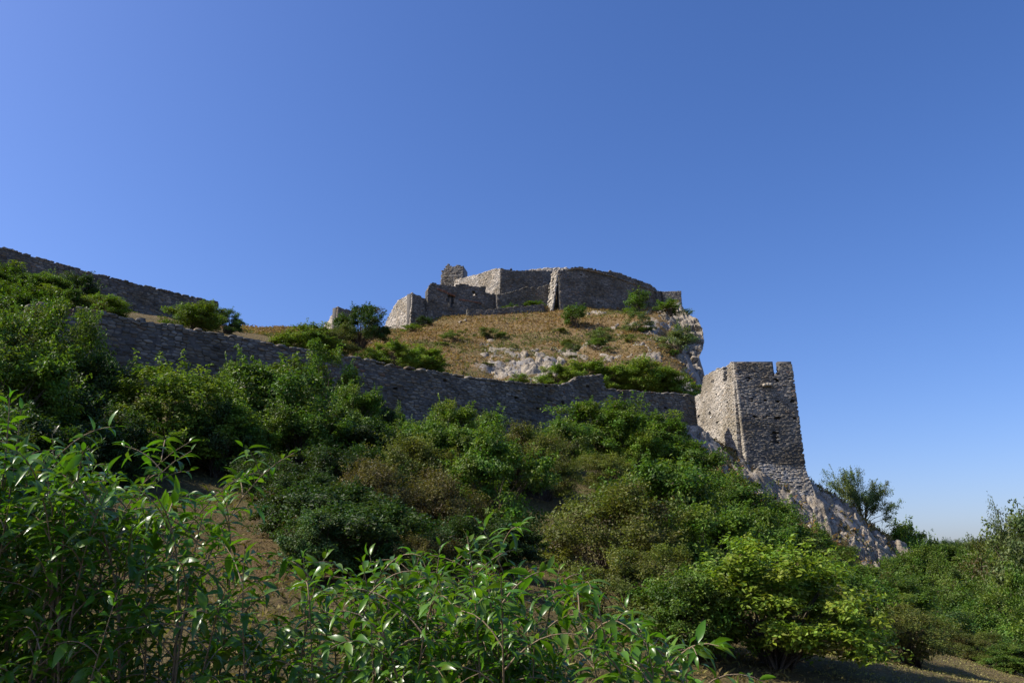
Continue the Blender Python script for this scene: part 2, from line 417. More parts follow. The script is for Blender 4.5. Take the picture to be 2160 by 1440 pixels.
# ---------------------------------------------------------------- masonry
def voronoi(Wd, Ht, sw, sh, rg, jit=0.28, flat=0.95):
    pts = []
    t = -0.5 * sh; 
    while t < Ht + 0.6 * sh:
        rh = sh * rg.uniform(0.75, 1.3)
        x = -sw * rg.uniform(0.2, 1.0)
        while x < Wd + sw * 0.6:
            w = sw * rg.uniform(0.55, 1.55)
            pts.append((x + w / 2 + rg.uniform(-.1, .1) * w, t + rh / 2 + rg.uniform(-jit, jit) * rh)); x += w
        t += rh
    pts = np.array(pts); sc = pts / np.array([sw * flat, sh])
    key = {}
    for i, (a, b) in enumerate(np.floor(sc / 2.5).astype(int)): key.setdefault((a, b), []).append(i)
    cells = []
    for i, (cx, cy) in enumerate(sc):
        if not (-0.2 * sw <= pts[i, 0] <= Wd + 0.2 * sw and -0.2 * sh <= pts[i, 1] <= Ht + 0.3 * sh): continue
        a, b = int(math.floor(cx / 2.5)), int(math.floor(cy / 2.5)); nb = []
        for da in (-1, 0, 1):
            for db in (-1, 0, 1): nb += key.get((a + da, b + db), [])
        nb = np.array([j for j in nb if j != i])
        dd = ((sc[nb] - sc[i]) ** 2).sum(1); o = np.argsort(dd)[:26]
        poly = [(cx - 2.2, cy - 2.2, -1), (cx + 2.2, cy - 2.2, -1), (cx + 2.2, cy + 2.2, -1), (cx - 2.2, cy + 2.2, -1)]   # (x, y, neighbour across the edge that follows)
        rmax = 9.0
        for k in o:
            if dd[k] > 4 * rmax: break
            j = nb[k]; mx, my = (cx + sc[j, 0]) / 2, (cy + sc[j, 1]) / 2; nx_, ny_ = sc[j, 0] - cx, sc[j, 1] - cy
            ds = [(p[0] - mx) * nx_ + (p[1] - my) * ny_ for p in poly]
            if max(ds) <= 0: continue
            new = []; n = len(poly)
            for q in range(n):
                p0, p1, d0, d1 = poly[q], poly[(q + 1) % n], ds[q], ds[(q + 1) % n]
                if d0 <= 0:
                    new.append(p0)
                    if d1 > 0:
                        r = d0 / (d0 - d1); new.append((p0[0] + r * (p1[0] - p0[0]), p0[1] + r * (p1[1] - p0[1]), j))
                elif d1 <= 0:
                    r = d0 / (d0 - d1); new.append((p0[0] + r * (p1[0] - p0[0]), p0[1] + r * (p1[1] - p0[1]), p0[2]))
            poly = new
            rmax = max((p[0] - cx) ** 2 + (p[1] - cy) ** 2 for p in poly)
        if len(poly) < 3: continue
        q = np.array([(p[0] * sw * flat, p[1] * sh) for p in poly]); e = [p[2] for p in poly]
        # drop tiny edges
        keep = [k for k in range(len(q)) if np.hypot(*(q[k] - q[(k + 1) % len(q)])) > 0.07 * sh]
        if len(keep) >= 3: q = q[keep]; e = [e[k] for k in keep]
        q[:, 0] = np.clip(q[:, 0], 0, Wd)
        ar = 0.5 * abs(np.dot(q[:, 0], np.roll(q[:, 1], -1)) - np.dot(q[:, 1], np.roll(q[:, 0], -1)))
        if ar < 0.12 * sw * sh: continue
        cells.append((i, pts[i], q, e, ar))
    return cells

class Builder:
    """collects the stones and the mortar bed of one wall"""
    def __init__(s, rg): s.st = []; s.mv = []; s.mf = []; s.mc = 0; s.rg = rg
    def patch(s, Wd, Ht, M, sw, sh, keep, hole=None, colour=None, gap=0.02, proud=0.05, depth=0.42, tilt=0.10, mortar=0.035, jit=0.28, rough=None, flat=0.95):
        rg = s.rg; cs = voronoi(Wd, Ht, sw, sh, rg, jit, flat)
        state = {}
        for i, c, q, e, ar in cs:
            k = keep(c[0], c[1]); state[i] = 0 if not k else (2 if hole and hole(c[0], c[1]) else 1)
        for i, c, q, e, ar in cs:
            stt = state[i]
            if stt == 0: continue
            n = len(q)
            if stt == 2:
                fr = M(q[:, 0], q[:, 1], np.full(n, -mortar)); bk = M(q[:, 0], q[:, 1], np.full(n, -depth + 0.02))
                b = s.mc; s.mv += list(fr) + list(bk); s.mc += 2 * n
                s.mf.append([b + n + k for k in range(n)])
                for k in range(n):
                    if state.get(e[k], 0) != 2: s.mf.append([b + k, b + (k + 1) % n, b + n + (k + 1) % n, b + n + k])
                continue
            fr = M(q[:, 0], q[:, 1], np.full(n, -mortar)); b = s.mc; s.mv += list(fr); s.mc += n; s.mf.append([b + k for k in range(n)])
            cen = q.mean(0); r = np.hypot(q[:, 0] - cen[0], q[:, 1] - cen[1])
            g = gap * rg.uniform(0.6, 1.5)
            q1 = cen + (q - cen) * np.clip(1 - g / np.maximum(r, 1e-3), 0.4, 1)[:, None]
            bv = min(0.4 * math.sqrt(ar), 0.018 + 0.07 * math.sqrt(ar)) * rg.uniform(0.6, 1.2)
            q2 = cen + (q1 - cen) * np.clip(1 - bv / np.maximum(r, 1e-3), 0.35, 1)[:, None]
            pr = rg.normal(0, proud * 0.55) if rough is None else rg.normal(0, rough(c[0], c[1]))
            tl = rg.normal(0, tilt, 2)
            d2 = pr + (q2 - cen) @ tl + rg.normal(0, 0.008, n)
            d1 = np.minimum(pr + (q1 - cen) @ tl - bv * rg.uniform(0.35, 0.8), d2 - 0.004)
            v = np.concatenate([M(q1[:, 0], q1[:, 1], np.full(n, -depth)), M(q1[:, 0], q1[:, 1], d1), M(q2[:, 0], q2[:, 1], d2)])
            f = []
            for k in range(n):
                k2 = (k + 1) % n
                f.append([k, k2, n + k2, n + k]); f.append([n + k, n + k2, 2 * n + k2, 2 * n + k])
            f.append([2 * n + k for k in range(n)]); f.append([k for k in range(n)][::-1])
            zone = colour(c[0], c[1]) if colour else (0.0, 0.0, 0.0)
            col = (min(1, max(0, rg.uniform(0, 1) ** 1.2 + zone[0])), min(1, max(0, rg.beta(2.0, 2.4) + zone[1])), min(1, max(0, zone[2] * rg.uniform(0.6, 1.2))), 1)
            wp = v[2 * n:].mean(0); s.st.append((math.sqrt(ar) / mpp(wp), v, f, col))
    def box_stone(s, c, ax, half, col=None):
        """a rough loose block: c centre, ax 3x3 axes (rows), half sizes"""
        rg = s.rg; v = []
        for z in (-1, 1):
            for x, y in ((-1, -1), (1, -1), (1, 1), (-1, 1)):
                l = np.array([x, y, z]) * half * rg.uniform(0.8, 1.0, 3) * (1.0 if z < 0 else rg.uniform(0.8, 1.0)); v.append(c + l @ ax)
        f = [[0, 1, 5, 4], [1, 2, 6, 5], [2, 3, 7, 6], [3, 0, 4, 7], [4, 5, 6, 7], [3, 2, 1, 0]]
        col = col or (rg.uniform(0, 1), rg.beta(2, 2.4), 0, 1)
        s.st.append((2 * math.sqrt(half[0] * half[2]) / mpp(c), np.array(v), f, col))
    def finish(s, root, mat, mmat, n_ind=0, min_px=0.0, stone_name='stone'):
        st = sorted(s.st, key=lambda a: -a[0])
        ind = [a for a in st[:n_ind] if a[0] >= min_px]; rest = st[len(ind):]
        for px, v, f, col in ind:
            me = mesh_np(stone_name, local(root, v), f, mat, {'sc': np.tile(col, (len(v), 1))}); ob(stone_name, me, root)
        if rest:
            V = []; Fc = []; C = []; b = 0
            for px, v, f, col in rest:
                V.append(v); Fc += [[b + k for k in q] for q in f]; C.append(np.tile(col, (len(v), 1))); b += len(v)
            ob('stonework', mesh_np('stonework', local(root, np.vstack(V)), Fc, mat, {'sc': np.vstack(C)}), root, 'stuff')
        if s.mv: ob('mortar_bed', mesh_np('mortar_bed', local(root, np.array(s.mv)), s.mf, mmat), root)

class Path:
    """a wall line in plan with a varying top; pts are world points on the top front edge"""
    def __init__(s, pts, foot=0.9, zbot=None, batter=0.0):
        s.p = np.array(pts); d = np.hypot(*(np.diff(s.p[:, :2], axis=0)).T); s.s = np.concatenate([[0], np.cumsum(d)]); s.L = s.s[-1]
        tx = np.interp(np.linspace(0, s.L, 60), s.s, s.p[:, 0]); ty = np.interp(np.linspace(0, s.L, 60), s.s, s.p[:, 1])
        gnd = T(tx, ty)
        s.zb = (gnd.min() - foot) if zbot is None else zbot
        s.ref = s.p[:, 2].max(); s.batter = batter; s.H = s.ref - s.zb
        t = s.p[-1, :2] - s.p[0, :2]; t = t / np.hypot(*t)
        # a smooth normal along the line
        ds = np.linspace(0, s.L, 50); px, py = np.interp(ds, s.s, s.p[:, 0]), np.interp(ds, s.s, s.p[:, 1])
        e = 0.04 * s.L
        ax, ay = np.interp(ds - e, s.s, s.p[:, 0]), np.interp(ds - e, s.s, s.p[:, 1]); bx, by = np.interp(ds + e, s.s, s.p[:, 0]), np.interp(ds + e, s.s, s.p[:, 1])
        L = np.hypot(bx - ax, by - ay); s.ds = ds; s.n0 = (by - ay) / L; s.n1 = -(bx - ax) / L
    def top(s, x): return np.interp(x, s.s, s.p[:, 2])
    def M(s, x, t, d):
        x = np.asarray(x, float); z = s.zb + np.asarray(t, float); n0 = np.interp(x, s.ds, s.n0); n1 = np.interp(x, s.ds, s.n1)
        dd = np.asarray(d) + s.batter * (s.ref - z)
        return np.stack([np.interp(x, s.s, s.p[:, 0]) + n0 * dd, np.interp(x, s.s, s.p[:, 1]) + n1 * dd, z], -1)
    def at_u(s, u, v):                         # arc length and height where a photograph pixel meets the wall
        xs = np.linspace(0, s.L, 800); px = np.interp(xs, s.s, s.p[:, 0]); py = np.interp(xs, s.s, s.p[:, 1])
        d = ray(u, v); k = int(np.argmin(abs(px / py - d[0] / d[1]))); return xs[k], EYE[2] + d[2] * py[k] / d[1] - s.zb

def core(path, thick, front=-0.40, openings=(), step=0.8, drop=0.05, trim=(0, 0)):
    V = []; Fc = []; b = 0
    xs = sorted(set(list(np.arange(0, path.L, step)) + list(path.s) + [path.L] + [o for op in openings for o in op[:2]]))
    xs = [x for k, x in enumerate(xs) if k == 0 or x - xs[k - 1] > 1e-3]
    xs = [x for x in xs if trim[0] <= x <= path.L - trim[1]]
    for a, c in zip(xs[:-1], xs[1:]):
        m = (a + c) / 2; tp = min(path.top(a + 1e-4), path.top(c - 1e-4)) - path.zb - drop
        ta, tc = (path.top(a + 1e-4) - path.zb - drop, path.top(c - 1e-4) - path.zb - drop)
        iv = [(0.0, None)]
        for s0, s1, t0, t1 in openings:
            if s0 <= m <= s1: iv = [(0.0, t0), (t1, None)]
        for lo, hi in iv:
            ha, hc = (ta, tc) if hi is None else (hi, hi)
            if max(ha, hc) <= lo + 0.02: continue
            ha, hc = max(ha, lo + 0.02), max(hc, lo + 0.02)
            q = path.M([a, c, c, a, a, c, c, a], [lo, lo, hc, ha, lo, lo, hc, ha], [front] * 4 + [-thick] * 4)
            V.append(q); Fc += [[b + k for k in f] for f in ([0, 1, 2, 3], [5, 4, 7, 6], [3, 2, 6, 7], [1, 0, 4, 5], [4, 0, 3, 7], [1, 5, 6, 2])]; b += 8
    return np.vstack(V), Fc

def ragged(path, amp, freq, seed, base=0.0):
    def f(x, t):
        q = np.array([[x * freq, seed * 3.1, 0.0]])
        return path.zb + t < path.top(x) + base + amp * float(fbm(q, 3, seed)[0])
    return f

def wall(name, label, cat, pts, thick, sw, sh, seed, mat=None, mmat=None, n_ind=0, min_px=0.0, holes=(), openings=(), rag=0.12, colour=None, batter=0.03, foot=0.9,
         caps=0.0, root=None, group=None, proud=0.05, gap=0.02, zbot=None, rough=None, jit=0.28, trim=(0, 0), depth=0.42, flat=0.95):
    rg = np.random.default_rng(seed); path = Path(pts, foot, zbot, batter)
    if root is None:
        m = path.p[:, :2].mean(0); root = thing(name, label, cat, (m[0], m[1], Th(m[0], m[1])), group)
    B = Builder(rg); ops = []
    for (u0, v0, u1, v1) in openings:
        s0, t1 = path.at_u(u0, v0); s1, t0 = path.at_u(u1, v1); ops.append((min(s0, s1), max(s0, s1), min(t0, t1), max(t0, t1)))
    hl = []
    for (u, v, w, h) in holes:
        s0, t0 = path.at_u(u, v); k = mpp(path.M(s0, t0, 0)); hl.append((s0, t0, max(w * k / 2, 0.1), max(h * k / 2, 0.08)))
    rk = ragged(path, rag, 0.9, seed)
    def keep(x, t):
        if not rk(x, t): return False
        for s0, s1, t0, t1 in ops:
            if s0 < x < s1 and t0 < t < t1: return False
        return True
    def hole(x, t): return any(abs(x - a) < w and abs(t - b) < h for a, b, w, h in hl)
    B.patch(path.L, path.H + 0.2, path.M, sw, sh, keep, hole if hl else None, colour, gap=gap, proud=proud, rough=rough, jit=jit, depth=depth, flat=flat)
    if caps > 0:                              # loose coping stones
        x = 0.0
        while x < path.L - 0.2:
            w = rg.uniform(0.25, 0.6) * caps
            for dep in (0.22, 0.72):
                if rg.random() < 0.6 and dep < thick:
                    h = rg.uniform(0.05, 0.14) * caps; s0 = x + w / 2
                    c = path.M(s0, path.top(s0) - path.zb + h * 0.5 - 0.03, -dep * min(1, thick) * 0.9); a = path.M(s0 - .05, 0, 0); bb = path.M(s0 + .05, 0, 0)
                    tx = (bb - a); tx[2] = 0; tx /= np.linalg.norm(tx); ny = np.cross([0, 0, 1], tx); sl = (path.top(min(s0 + .3, path.L)) - path.top(max(s0 - .3, 0))) / 0.6
                    tx = tx + np.array([0, 0, np.clip(sl, -.5, .5)]); tx /= np.linalg.norm(tx); up = np.cross(tx, ny); th = rg.normal(0, 0.15)
                    ax = np.stack([tx * math.cos(th) + ny * math.sin(th), ny * math.cos(th) - tx * math.sin(th), up])
                    B.box_stone(c, ax, np.array([w * 0.55, 0.30, h * 0.9]))
            x += w
    v, f = core(path, thick, front=-depth + .02, openings=ops, trim=trim); ob('wall_core', mesh_np('wall_core', local(root, v), f, mmat or M_MORTAR_D), root)
    B.finish(root, mat or M_STONE, mmat or M_MORTAR_D, n_ind, min_px)
    return root, path

def pts_line(tops, A=None, Bp=None): return [P(u, v, on_line(u, v, A, Bp)) for u, v in tops]

# --- long curtain wall across the slope
hs = [(865, 805, 7, 6), (830, 820, 5, 5), (838, 858, 6, 5), (1088, 838, 5, 5), (1060, 822, 5, 4), (1186, 812, 6, 5), (1186, 850, 6, 5), (1240, 815, 5, 4), (1405, 860, 5, 5), (1437, 865, 5, 5), (580, 745, 6, 5), (660, 790, 6, 5),
      (475, 722, 7, 6), (935, 800, 5, 5), (1010, 845, 5, 5), (770, 800, 6, 5), (1330, 850, 5, 4), (1130, 860, 5, 5)]
midwall, midpath = wall('curtain_wall', 'long low grey rubble curtain wall running down to the square tower', 'wall', MID, 1.15, 0.40, 0.18, 11, n_ind=300, min_px=6, holes=hs, rag=0.24, caps=0.85, batter=0.04, foot=1.2, proud=0.07, gap=0.022, jit=0.36,
                        colour=lambda x, t: (-0.12 * (x < 20) + 0.35 * float(fbm(np.array([[x * .16, t * .35, 3.]]), 3, 5)[0]), 0.35 * float(fbm(np.array([[x * .11, t * .3, 9.]]), 3, 6)[0]), 0.0))

# --- upper rampart on the left skyline
_a = P(0, 521, 74)[:2]; _b = P(462, 637, 93)[:2]
wall('rampart_wall', 'dark straight stone rampart on the skyline above the shrubby slope', 'wall', pts_line([(-60, 505), (0, 521), (100, 549), (200, 577), (300, 601), (400, 625), (462, 638)], _a, _b), 1.2, 0.5, 0.24, 12, rag=0.06, caps=0.8, batter=0.05, foot=1.5)

# --- citadel on the hill top
def up(*l): return [P(*q) for q in l]
CW, CH = 0.46, 0.21
r, _ = wall('bastion', 'small angular stone bastion half hidden by dark shrub, above orange grass', 'bastion', up((683, 690, 131), (695, 672, 129), (713, 647, 125.5)), 1.2, CW, CH, 21, M_SUNLIT, M_MORTAR, rag=0.06, trim=(0, 1.6), depth=.2)
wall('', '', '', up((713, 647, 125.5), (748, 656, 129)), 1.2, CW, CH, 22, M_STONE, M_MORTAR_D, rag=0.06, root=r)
r, _ = wall('bastion', 'tall sharp cornered bastion with sunlit curved flank at the citadel foot', 'bastion', up((812, 686, 140.5), (822, 664, 138.9), (832, 643, 137.4), (842, 632, 136), (857, 624, 134), (870, 617, 132)), 1.4, CW, CH, 23, M_SUNLIT, M_MORTAR, rag=0.05, holes=[(856, 664, 3, 3)], foot=2.0, trim=(0, 1.8), depth=.2)
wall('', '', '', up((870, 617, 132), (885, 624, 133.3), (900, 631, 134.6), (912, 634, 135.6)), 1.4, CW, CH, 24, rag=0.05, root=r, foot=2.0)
r, cpath = wall('ruined_wall', 'jagged dark ruined wall with one small window and a blocked doorway', 'ruin', up((902, 612, 134.0), (906, 604, 134.2), (914, 596, 134.5), (920, 598, 134.7), (930, 601, 135), (945, 603, 135.4), (960, 605, 135.9), (966, 599, 136.1), (976, 598, 136.4), (990, 602, 136.8), (1012, 604, 137.4),
      (1025, 604, 137.8), (1026, 619, 137.9), (1040, 620, 138.2), (1053, 622, 138.6), (1062, 624, 138.9)), 1.1, CW, CH, 25, rag=0.10, openings=[(998, 615, 1005, 625)], holes=[(950, 635, 13, 26)], root=None, foot=1.5)
wall('', '', '', up((897, 634, 137.0), (899.5, 614, 135.8), (903, 606, 134.1)), 1.0, CW, CH, 26, M_SUNLIT, M_MORTAR, rag=0.05, root=r, trim=(0, .8), depth=.2)
# brick relieving strip and lit jamb of the blocked doorway
def strip_on(path, uv, halfh, out, name, mat, root, seed=1):
    rg = np.random.default_rng(seed); V = []; Fc = []; C = []; b = 0
    for (u0, v0), (u1, v1) in zip(uv[:-1], uv[1:]):
        n = max(1, int(math.hypot(u1 - u0, v1 - v0) / 3.2))
        for k in range(n):
            s0, t0 = path.at_u(u0 + (u1 - u0) * (k + .06) / n, v0 + (v1 - v0) * (k + .06) / n); s1, t1 = path.at_u(u0 + (u1 - u0) * (k + .94) / n, v0 + (v1 - v0) * (k + .94) / n)
            h = halfh * rg.uniform(.8, 1.15); o = out * rg.uniform(.6, 1.2)
            q = path.M([s0, s1, s1, s0] * 2, [t0 - h, t1 - h, t1 + h, t0 + h] * 2, [o] * 4 + [-.3] * 4)
            V.append(q); Fc += [[b + i for i in f] for f in ([0, 1, 2, 3], [5, 4, 7, 6], [3, 2, 6, 7], [1, 0, 4, 5], [4, 0, 3, 7], [1, 5, 6, 2])]; b += 8
            C.append(np.tile((rg.uniform(0, 1), rg.uniform(.2, 1), 0, 1), (8, 1)))
    return ob(name, mesh_np(name, local(root, np.vstack(V)), Fc, mat, {'sc': np.vstack(C)}), root)
M_BRICK = mat_stone('old_brick', [(0.0, (0.16, 0.09, 0.06)), (0.5, (0.27, 0.13, 0.085)), (1.0, (0.33, 0.19, 0.12))])
strip_on(cpath, [(921, 608), (935, 614), (948, 620), (960, 624)], 0.20, 0.10, 'brick_band', M_BRICK, r, 3)
strip_on(cpath, [(968, 632), (985, 634), (1000, 637), (1015, 640)], 0.12, 0.10, 'brick_band', M_BRICK, r, 4)
wall('tower_stub', 'broken stub of a square tower rising above the citadel ruins', 'tower', up((929, 602, 148.2), (931, 583, 148.1), (933, 571, 148), (938, 566, 147.9), (941, 559, 147.8), (946, 557, 147.7), (953, 561, 147.5), (958, 562, 147.4), (965, 559, 147.2), (972, 559, 147.1), (977.5, 561, 147)), 3.4, CW, CH, 27, M_STONE, M_MORTAR, rag=0.12, zbot=50)
r, _ = wall('inner_wall', 'bright sunlit inner citadel wall with a sharp corner and a shaded side', 'wall', up((958, 592, 147.0), (962, 589, 146.6), (975, 587, 145.3), (1000, 580, 143.2), (1018, 575, 141.6), (1036, 568, 140.1), (1047, 566, 139.2), (1056, 566, 138.6)), 1.3, CW, CH, 28, M_SUNLIT, M_MORTAR, rag=0.08, foot=2, trim=(0, 1.6), depth=.2)
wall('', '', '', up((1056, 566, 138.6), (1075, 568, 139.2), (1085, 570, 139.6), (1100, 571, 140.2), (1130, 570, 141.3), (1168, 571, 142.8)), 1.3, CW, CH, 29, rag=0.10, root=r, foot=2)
wall('lower_rampart', 'low dark rampart with pale sloping top below the inner citadel wall', 'wall', up((1048, 622, 137.2), (1060, 621, 137.5), (1075, 618, 137.9), (1095, 611, 138.2), (1112, 606, 138.5), (1130, 608, 138.8), (1150, 603, 139.2), (1169, 598, 139.6)), 1.6, CW, CH, 30, rag=0.06, caps=1.3, foot=1.5)
wall('retaining_wall', 'low retaining wall holding a grassy ledge above the dry slope', 'wall', up((985, 650, 133.3), (1015, 654, 133.7), (1050, 650, 134.2), (1080, 646, 134.6), (1120, 645, 135.2), (1148, 641, 135.6)), 1.3, CW, CH, 31, rag=0.2, foot=1.5)
wall('back_parapet', 'pale sunlit parapet peeping over the inner citadel wall', 'wall', up((1098, 574, 150), (1115, 569, 149.4), (1140, 565, 148.6), (1165, 564.5, 147.8), (1198, 563.5, 146.8)), 1.0, CW, CH, 32, M_SUNLIT, M_MORTAR, rag=0.05, zbot=50)
r, gpath = wall('citadel_wall', 'massive dark curved citadel wall with a crumbling pale left end', 'wall', up((1178, 571, 136.4), (1200, 566, 137.0), (1222, 562.5, 137.7), (1255, 568, 138.9), (1284, 574, 140.1), (1287, 571, 140.2), (1305, 575, 141.0), (1330, 585, 142.2), (1352, 592, 143.3), (1372, 600, 144.6), (1382, 608, 145.4), (1386, 616, 145.8)), 1.6, CW, CH, 33, rag=0.10, foot=1.5, batter=0.06,
      holes=[(1225, 581, 4, 4), (1240, 581, 3, 3), (1222, 622, 3, 3), (1300, 600, 3, 3), (1262, 640, 3, 3)])
wall('', '', '', up((1164, 574, 139.6), (1170, 573, 138.3), (1178, 571, 136.4)), 1.0, 0.5, 0.3, 34, M_SUNLIT, M_MORTAR, rag=0.15, root=r, batter=0.16, foot=1.5, proud=0.25, trim=(0, 1.2), depth=.3)
strip_on(gpath, [(1196, 570), (1222, 567.5), (1255, 574), (1290, 583), (1330, 597), (1360, 607), (1384, 617)], 0.10, 0.22, 'string_course', M_STONE, r, 5)
r, _ = wall('turret', 'small square pale turret at the cliff edge end of the citadel', 'tower', up((1397, 615, 145.6), (1410, 614, 145.5), (1425, 613.5, 145.3), (1437, 614, 145.2)), 3.0, CW, CH, 35, M_STONE, M_MORTAR, rag=0.04, foot=1.5)
wall('', '', '', up((1385, 613, 144.9), (1398, 614, 146.2)), 1.0, CW, CH, 36, rag=0.05, root=r, foot=1.5)

# --- square tower on the spur
def build_tower():
    rg = np.random.default_rng(51)
    Bt = P(1547.5, 762, 77.0); Ct = P(1671.5, 766, 76.95); At = P(1484, 790, 85.2)
    ztop = (Bt[2] + Ct[2] + At[2]) / 3
    Bb = P(1575, 980, 76.55); Cb = P(1701, 990, 76.5); Ab = P(1466, 905, 85.0)
    L0 = P(1463, 837, 86.6)
    root = thing('square_tower', 'square battlemented stone tower on the white rock spur', 'tower', (float((Bb[0] + Cb[0]) / 2), 80.5, float(Bb[2])))
    B = Builder(rg)
    # bilinear faces: corners given at the top and at the foot, extended below the foot with a flare
    def face(T0, T1, F0, F1, flare=0.0, zf=None):
        tx = (T1 - T0); wt = np.hypot(tx[0], tx[1]); n = np.array([tx[1], -tx[0], 0]) / wt
        def M(s, t, d):
            s = np.asarray(s, float); t = np.asarray(t, float); a = s / wt
            z0 = F0[2] * (1 - a) + F1[2] * a; z1 = T0[2] * (1 - a) + T1[2] * a
            z = ztop - Hmax + t; b = np.clip((z1 - z) / (z1 - z0), -1, 3)
            p = (T0[:2] * (1 - a[..., None]) + T1[:2] * a[..., None]) * (1 - b[..., None]) + (F0[:2] * (1 - a[..., None]) + F1[:2] * a[..., None]) * b[..., None]
            fl = flare * np.clip(b - 1.0, 0, 2) * 3
            dd = np.asarray(d, float) + fl
            return np.stack([p[..., 0] + n[0] * dd + (fl * 0.75 * a if flare else 0), p[..., 1] + n[1] * dd, z], -1)
        return M, wt
    Hmax = ztop - (Cb[2] - 3.2)
    def pix(p): 
        q = p - EYE; dc = q[1] * cp + q[2] * sp; uc = -q[1] * sp + q[2] * cp
        return 1080 + F * q[0] / dc, 720 - F * uc / dc
    # front face
    M1, w1 = face(Bt, Ct, Bb, Cb, flare=0.75)
    holes1 = [(1580, 799, 6, 6), (1639, 801, 6, 6), (1587, 843, 5, 4), (1615, 844, 5, 4), (1642, 845, 5, 4), (1671, 846, 6, 4), (1591, 878, 6, 4), (1617, 880, 6, 4), (1639, 881, 14, 4), (1677, 883, 6, 4), (1555, 788, 8, 5), (1668, 797, 5, 5), (1624, 953, 4, 6)]
    def k1(x, t):
        p = M1(np.array([x]), np.array([t]), np.array([0.]))[0]; u, v = pix(p)
        if 1632 < u < 1642 and v < 793: return False
        a_ = min(1, max(0, x / w1)); return t + ztop - Hmax < Bt[2] * (1 - a_) + Ct[2] * a_ - .05 + .09 * math.sin(x * 7.3) * math.sin(x * 2.1 + 1)
    def h1(x, t):
        p = M1(np.array([x]), np.array([t]), np.array([0.]))[0]; u, v = pix(p)
        if ((u - 1635) / 7.5) ** 2 + ((v - 924) / 17.0) ** 2 < 1 and v < 936: return True
        return any(abs(u - a) < w * .62 and abs(v - b) < h * .75 for a, b, w, h in holes1)
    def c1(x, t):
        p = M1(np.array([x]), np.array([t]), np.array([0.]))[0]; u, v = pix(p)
        rep = 1.0 if (v > 976 + (u - 1600) * 0.09 and u > 1600) else 0.0  # flared base: paler repair stone, with sunlight painted in as well
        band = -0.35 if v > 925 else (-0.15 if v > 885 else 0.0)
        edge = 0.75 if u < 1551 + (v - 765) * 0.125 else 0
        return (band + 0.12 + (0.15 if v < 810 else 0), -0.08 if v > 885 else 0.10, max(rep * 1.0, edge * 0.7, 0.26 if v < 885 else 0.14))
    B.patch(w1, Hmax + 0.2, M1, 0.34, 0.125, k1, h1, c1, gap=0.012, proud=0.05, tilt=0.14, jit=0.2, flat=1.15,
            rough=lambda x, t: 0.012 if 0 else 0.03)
    # left face (upper storey)
    M2, w2 = face(At, Bt, Ab, Bb)
    def k2(x, t):
        p = M2(np.array([x]), np.array([t]), np.array([0.]))[0]; u, v = pix(p)
        if 1525.5 < u < 1533 and v < 803: return False
        a_ = min(1, max(0, x / w2)); return t + ztop - Hmax < At[2] * (1 - a_) + Bt[2] * a_ - .05 + .09 * math.sin(x * 6.1) * math.sin(x * 2.7)
    holes2 = [(1547, 857, 4, 4), (1522, 863, 4, 4), (1498, 871, 4, 4), (1473, 879, 4, 4), (1545, 883, 4, 4), (1514, 892, 4, 5), (1504, 804, 4, 4), (1530, 812, 4, 4)]
    def h2(x, t):
        p = M2(np.array([x]), np.array([t]), np.array([0.]))[0]; u, v = pix(p)
        return any(abs(u - a) < w * .7 and abs(v - b) < h * .8 for a, b, w, h in holes2)
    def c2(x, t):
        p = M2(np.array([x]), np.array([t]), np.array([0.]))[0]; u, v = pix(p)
        return (0.15, 0.10 if v < 840 else -0.05, 0.7 + (0.15 if v > 900 else 0))  # whole left face mixed paler: sunlight painted into its stones
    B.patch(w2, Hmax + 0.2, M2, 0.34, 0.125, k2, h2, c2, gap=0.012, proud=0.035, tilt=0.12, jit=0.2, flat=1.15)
    # lower storey projecting behind, joins the curtain wall
    L1 = P(1463, 837, 88.2); n2 = np.array([(Bt - At)[1], -(Bt - At)[0], 0]); n2 /= np.hypot(n2[0], n2[1])
    Lt1 = M2(np.array([w2 * 0.97]), np.array([0.]), np.array([0.16]))[0]; Lt1[2] = P(1548, 806, 77.3)[2]
    zl = P(1463, 837, 86.9)[2]
    # top and inner faces: solid body plus parapet merlons
    def box_from(M, s0, s1, t0, t1, d0, d1):
        q = M(np.array([s0, s1, s1, s0] * 2), np.array([t0, t0, t1, t1] * 2), np.array([d0] * 4 + [d1] * 4))
        return q, [[0, 1, 2, 3], [5, 4, 7, 6], [3, 2, 6, 7], [1, 0, 4, 5], [4, 0, 3, 7], [1, 5, 6, 2]]
    V = []; Fc = []; b = 0
    def addb(q, f):
        nonlocal b
        V.append(q); Fc.extend([[b + k for k in g] for g in f]); b += len(q)
    Hc = Hmax - 1.55                            # floor level inside the parapet
    # body prism from the four corners, inset behind the stone skin
    lo, hi = [], []
    for (a, bb) in (((0.42, 0), None),):
        pass
    def corner(M, s, t, d): return M(np.array([s]), np.array([t]), np.array([d]))[0]
    lv_ = []
    for tt in np.linspace(0, Hc, 15):
        b0 = corner(M1, 0.42, tt, -0.41); c0 = corner(M1, w1 - 0.12, tt, -0.41); a0 = corner(M2, 0.3, tt, -0.41); a0 = a0 + (b0 - corner(M2, w2 - .42, tt, -.41)); e0 = c0 + (a0 - b0)
        lv_.append([b0, c0, e0, a0])
    hi = lv_[-1]; fc_ = [[4 * k + i, 4 * k + (i + 1) % 4, 4 * k + 4 + (i + 1) % 4, 4 * k + 4 + i] for k in range(14) for i in range(4)] + [[56, 57, 58, 59], [3, 2, 1, 0]]
    addb(np.array([q for l in lv_ for q in l]), fc_)
    def s_at(M, w, u, v):
        xs = np.linspace(0, w, 400); q = M(xs, np.full(400, Hmax - 0.6), np.zeros(400)); us = np.array([pix(p)[0] for p in q]); return xs[int(np.argmin(abs(us - u)))]
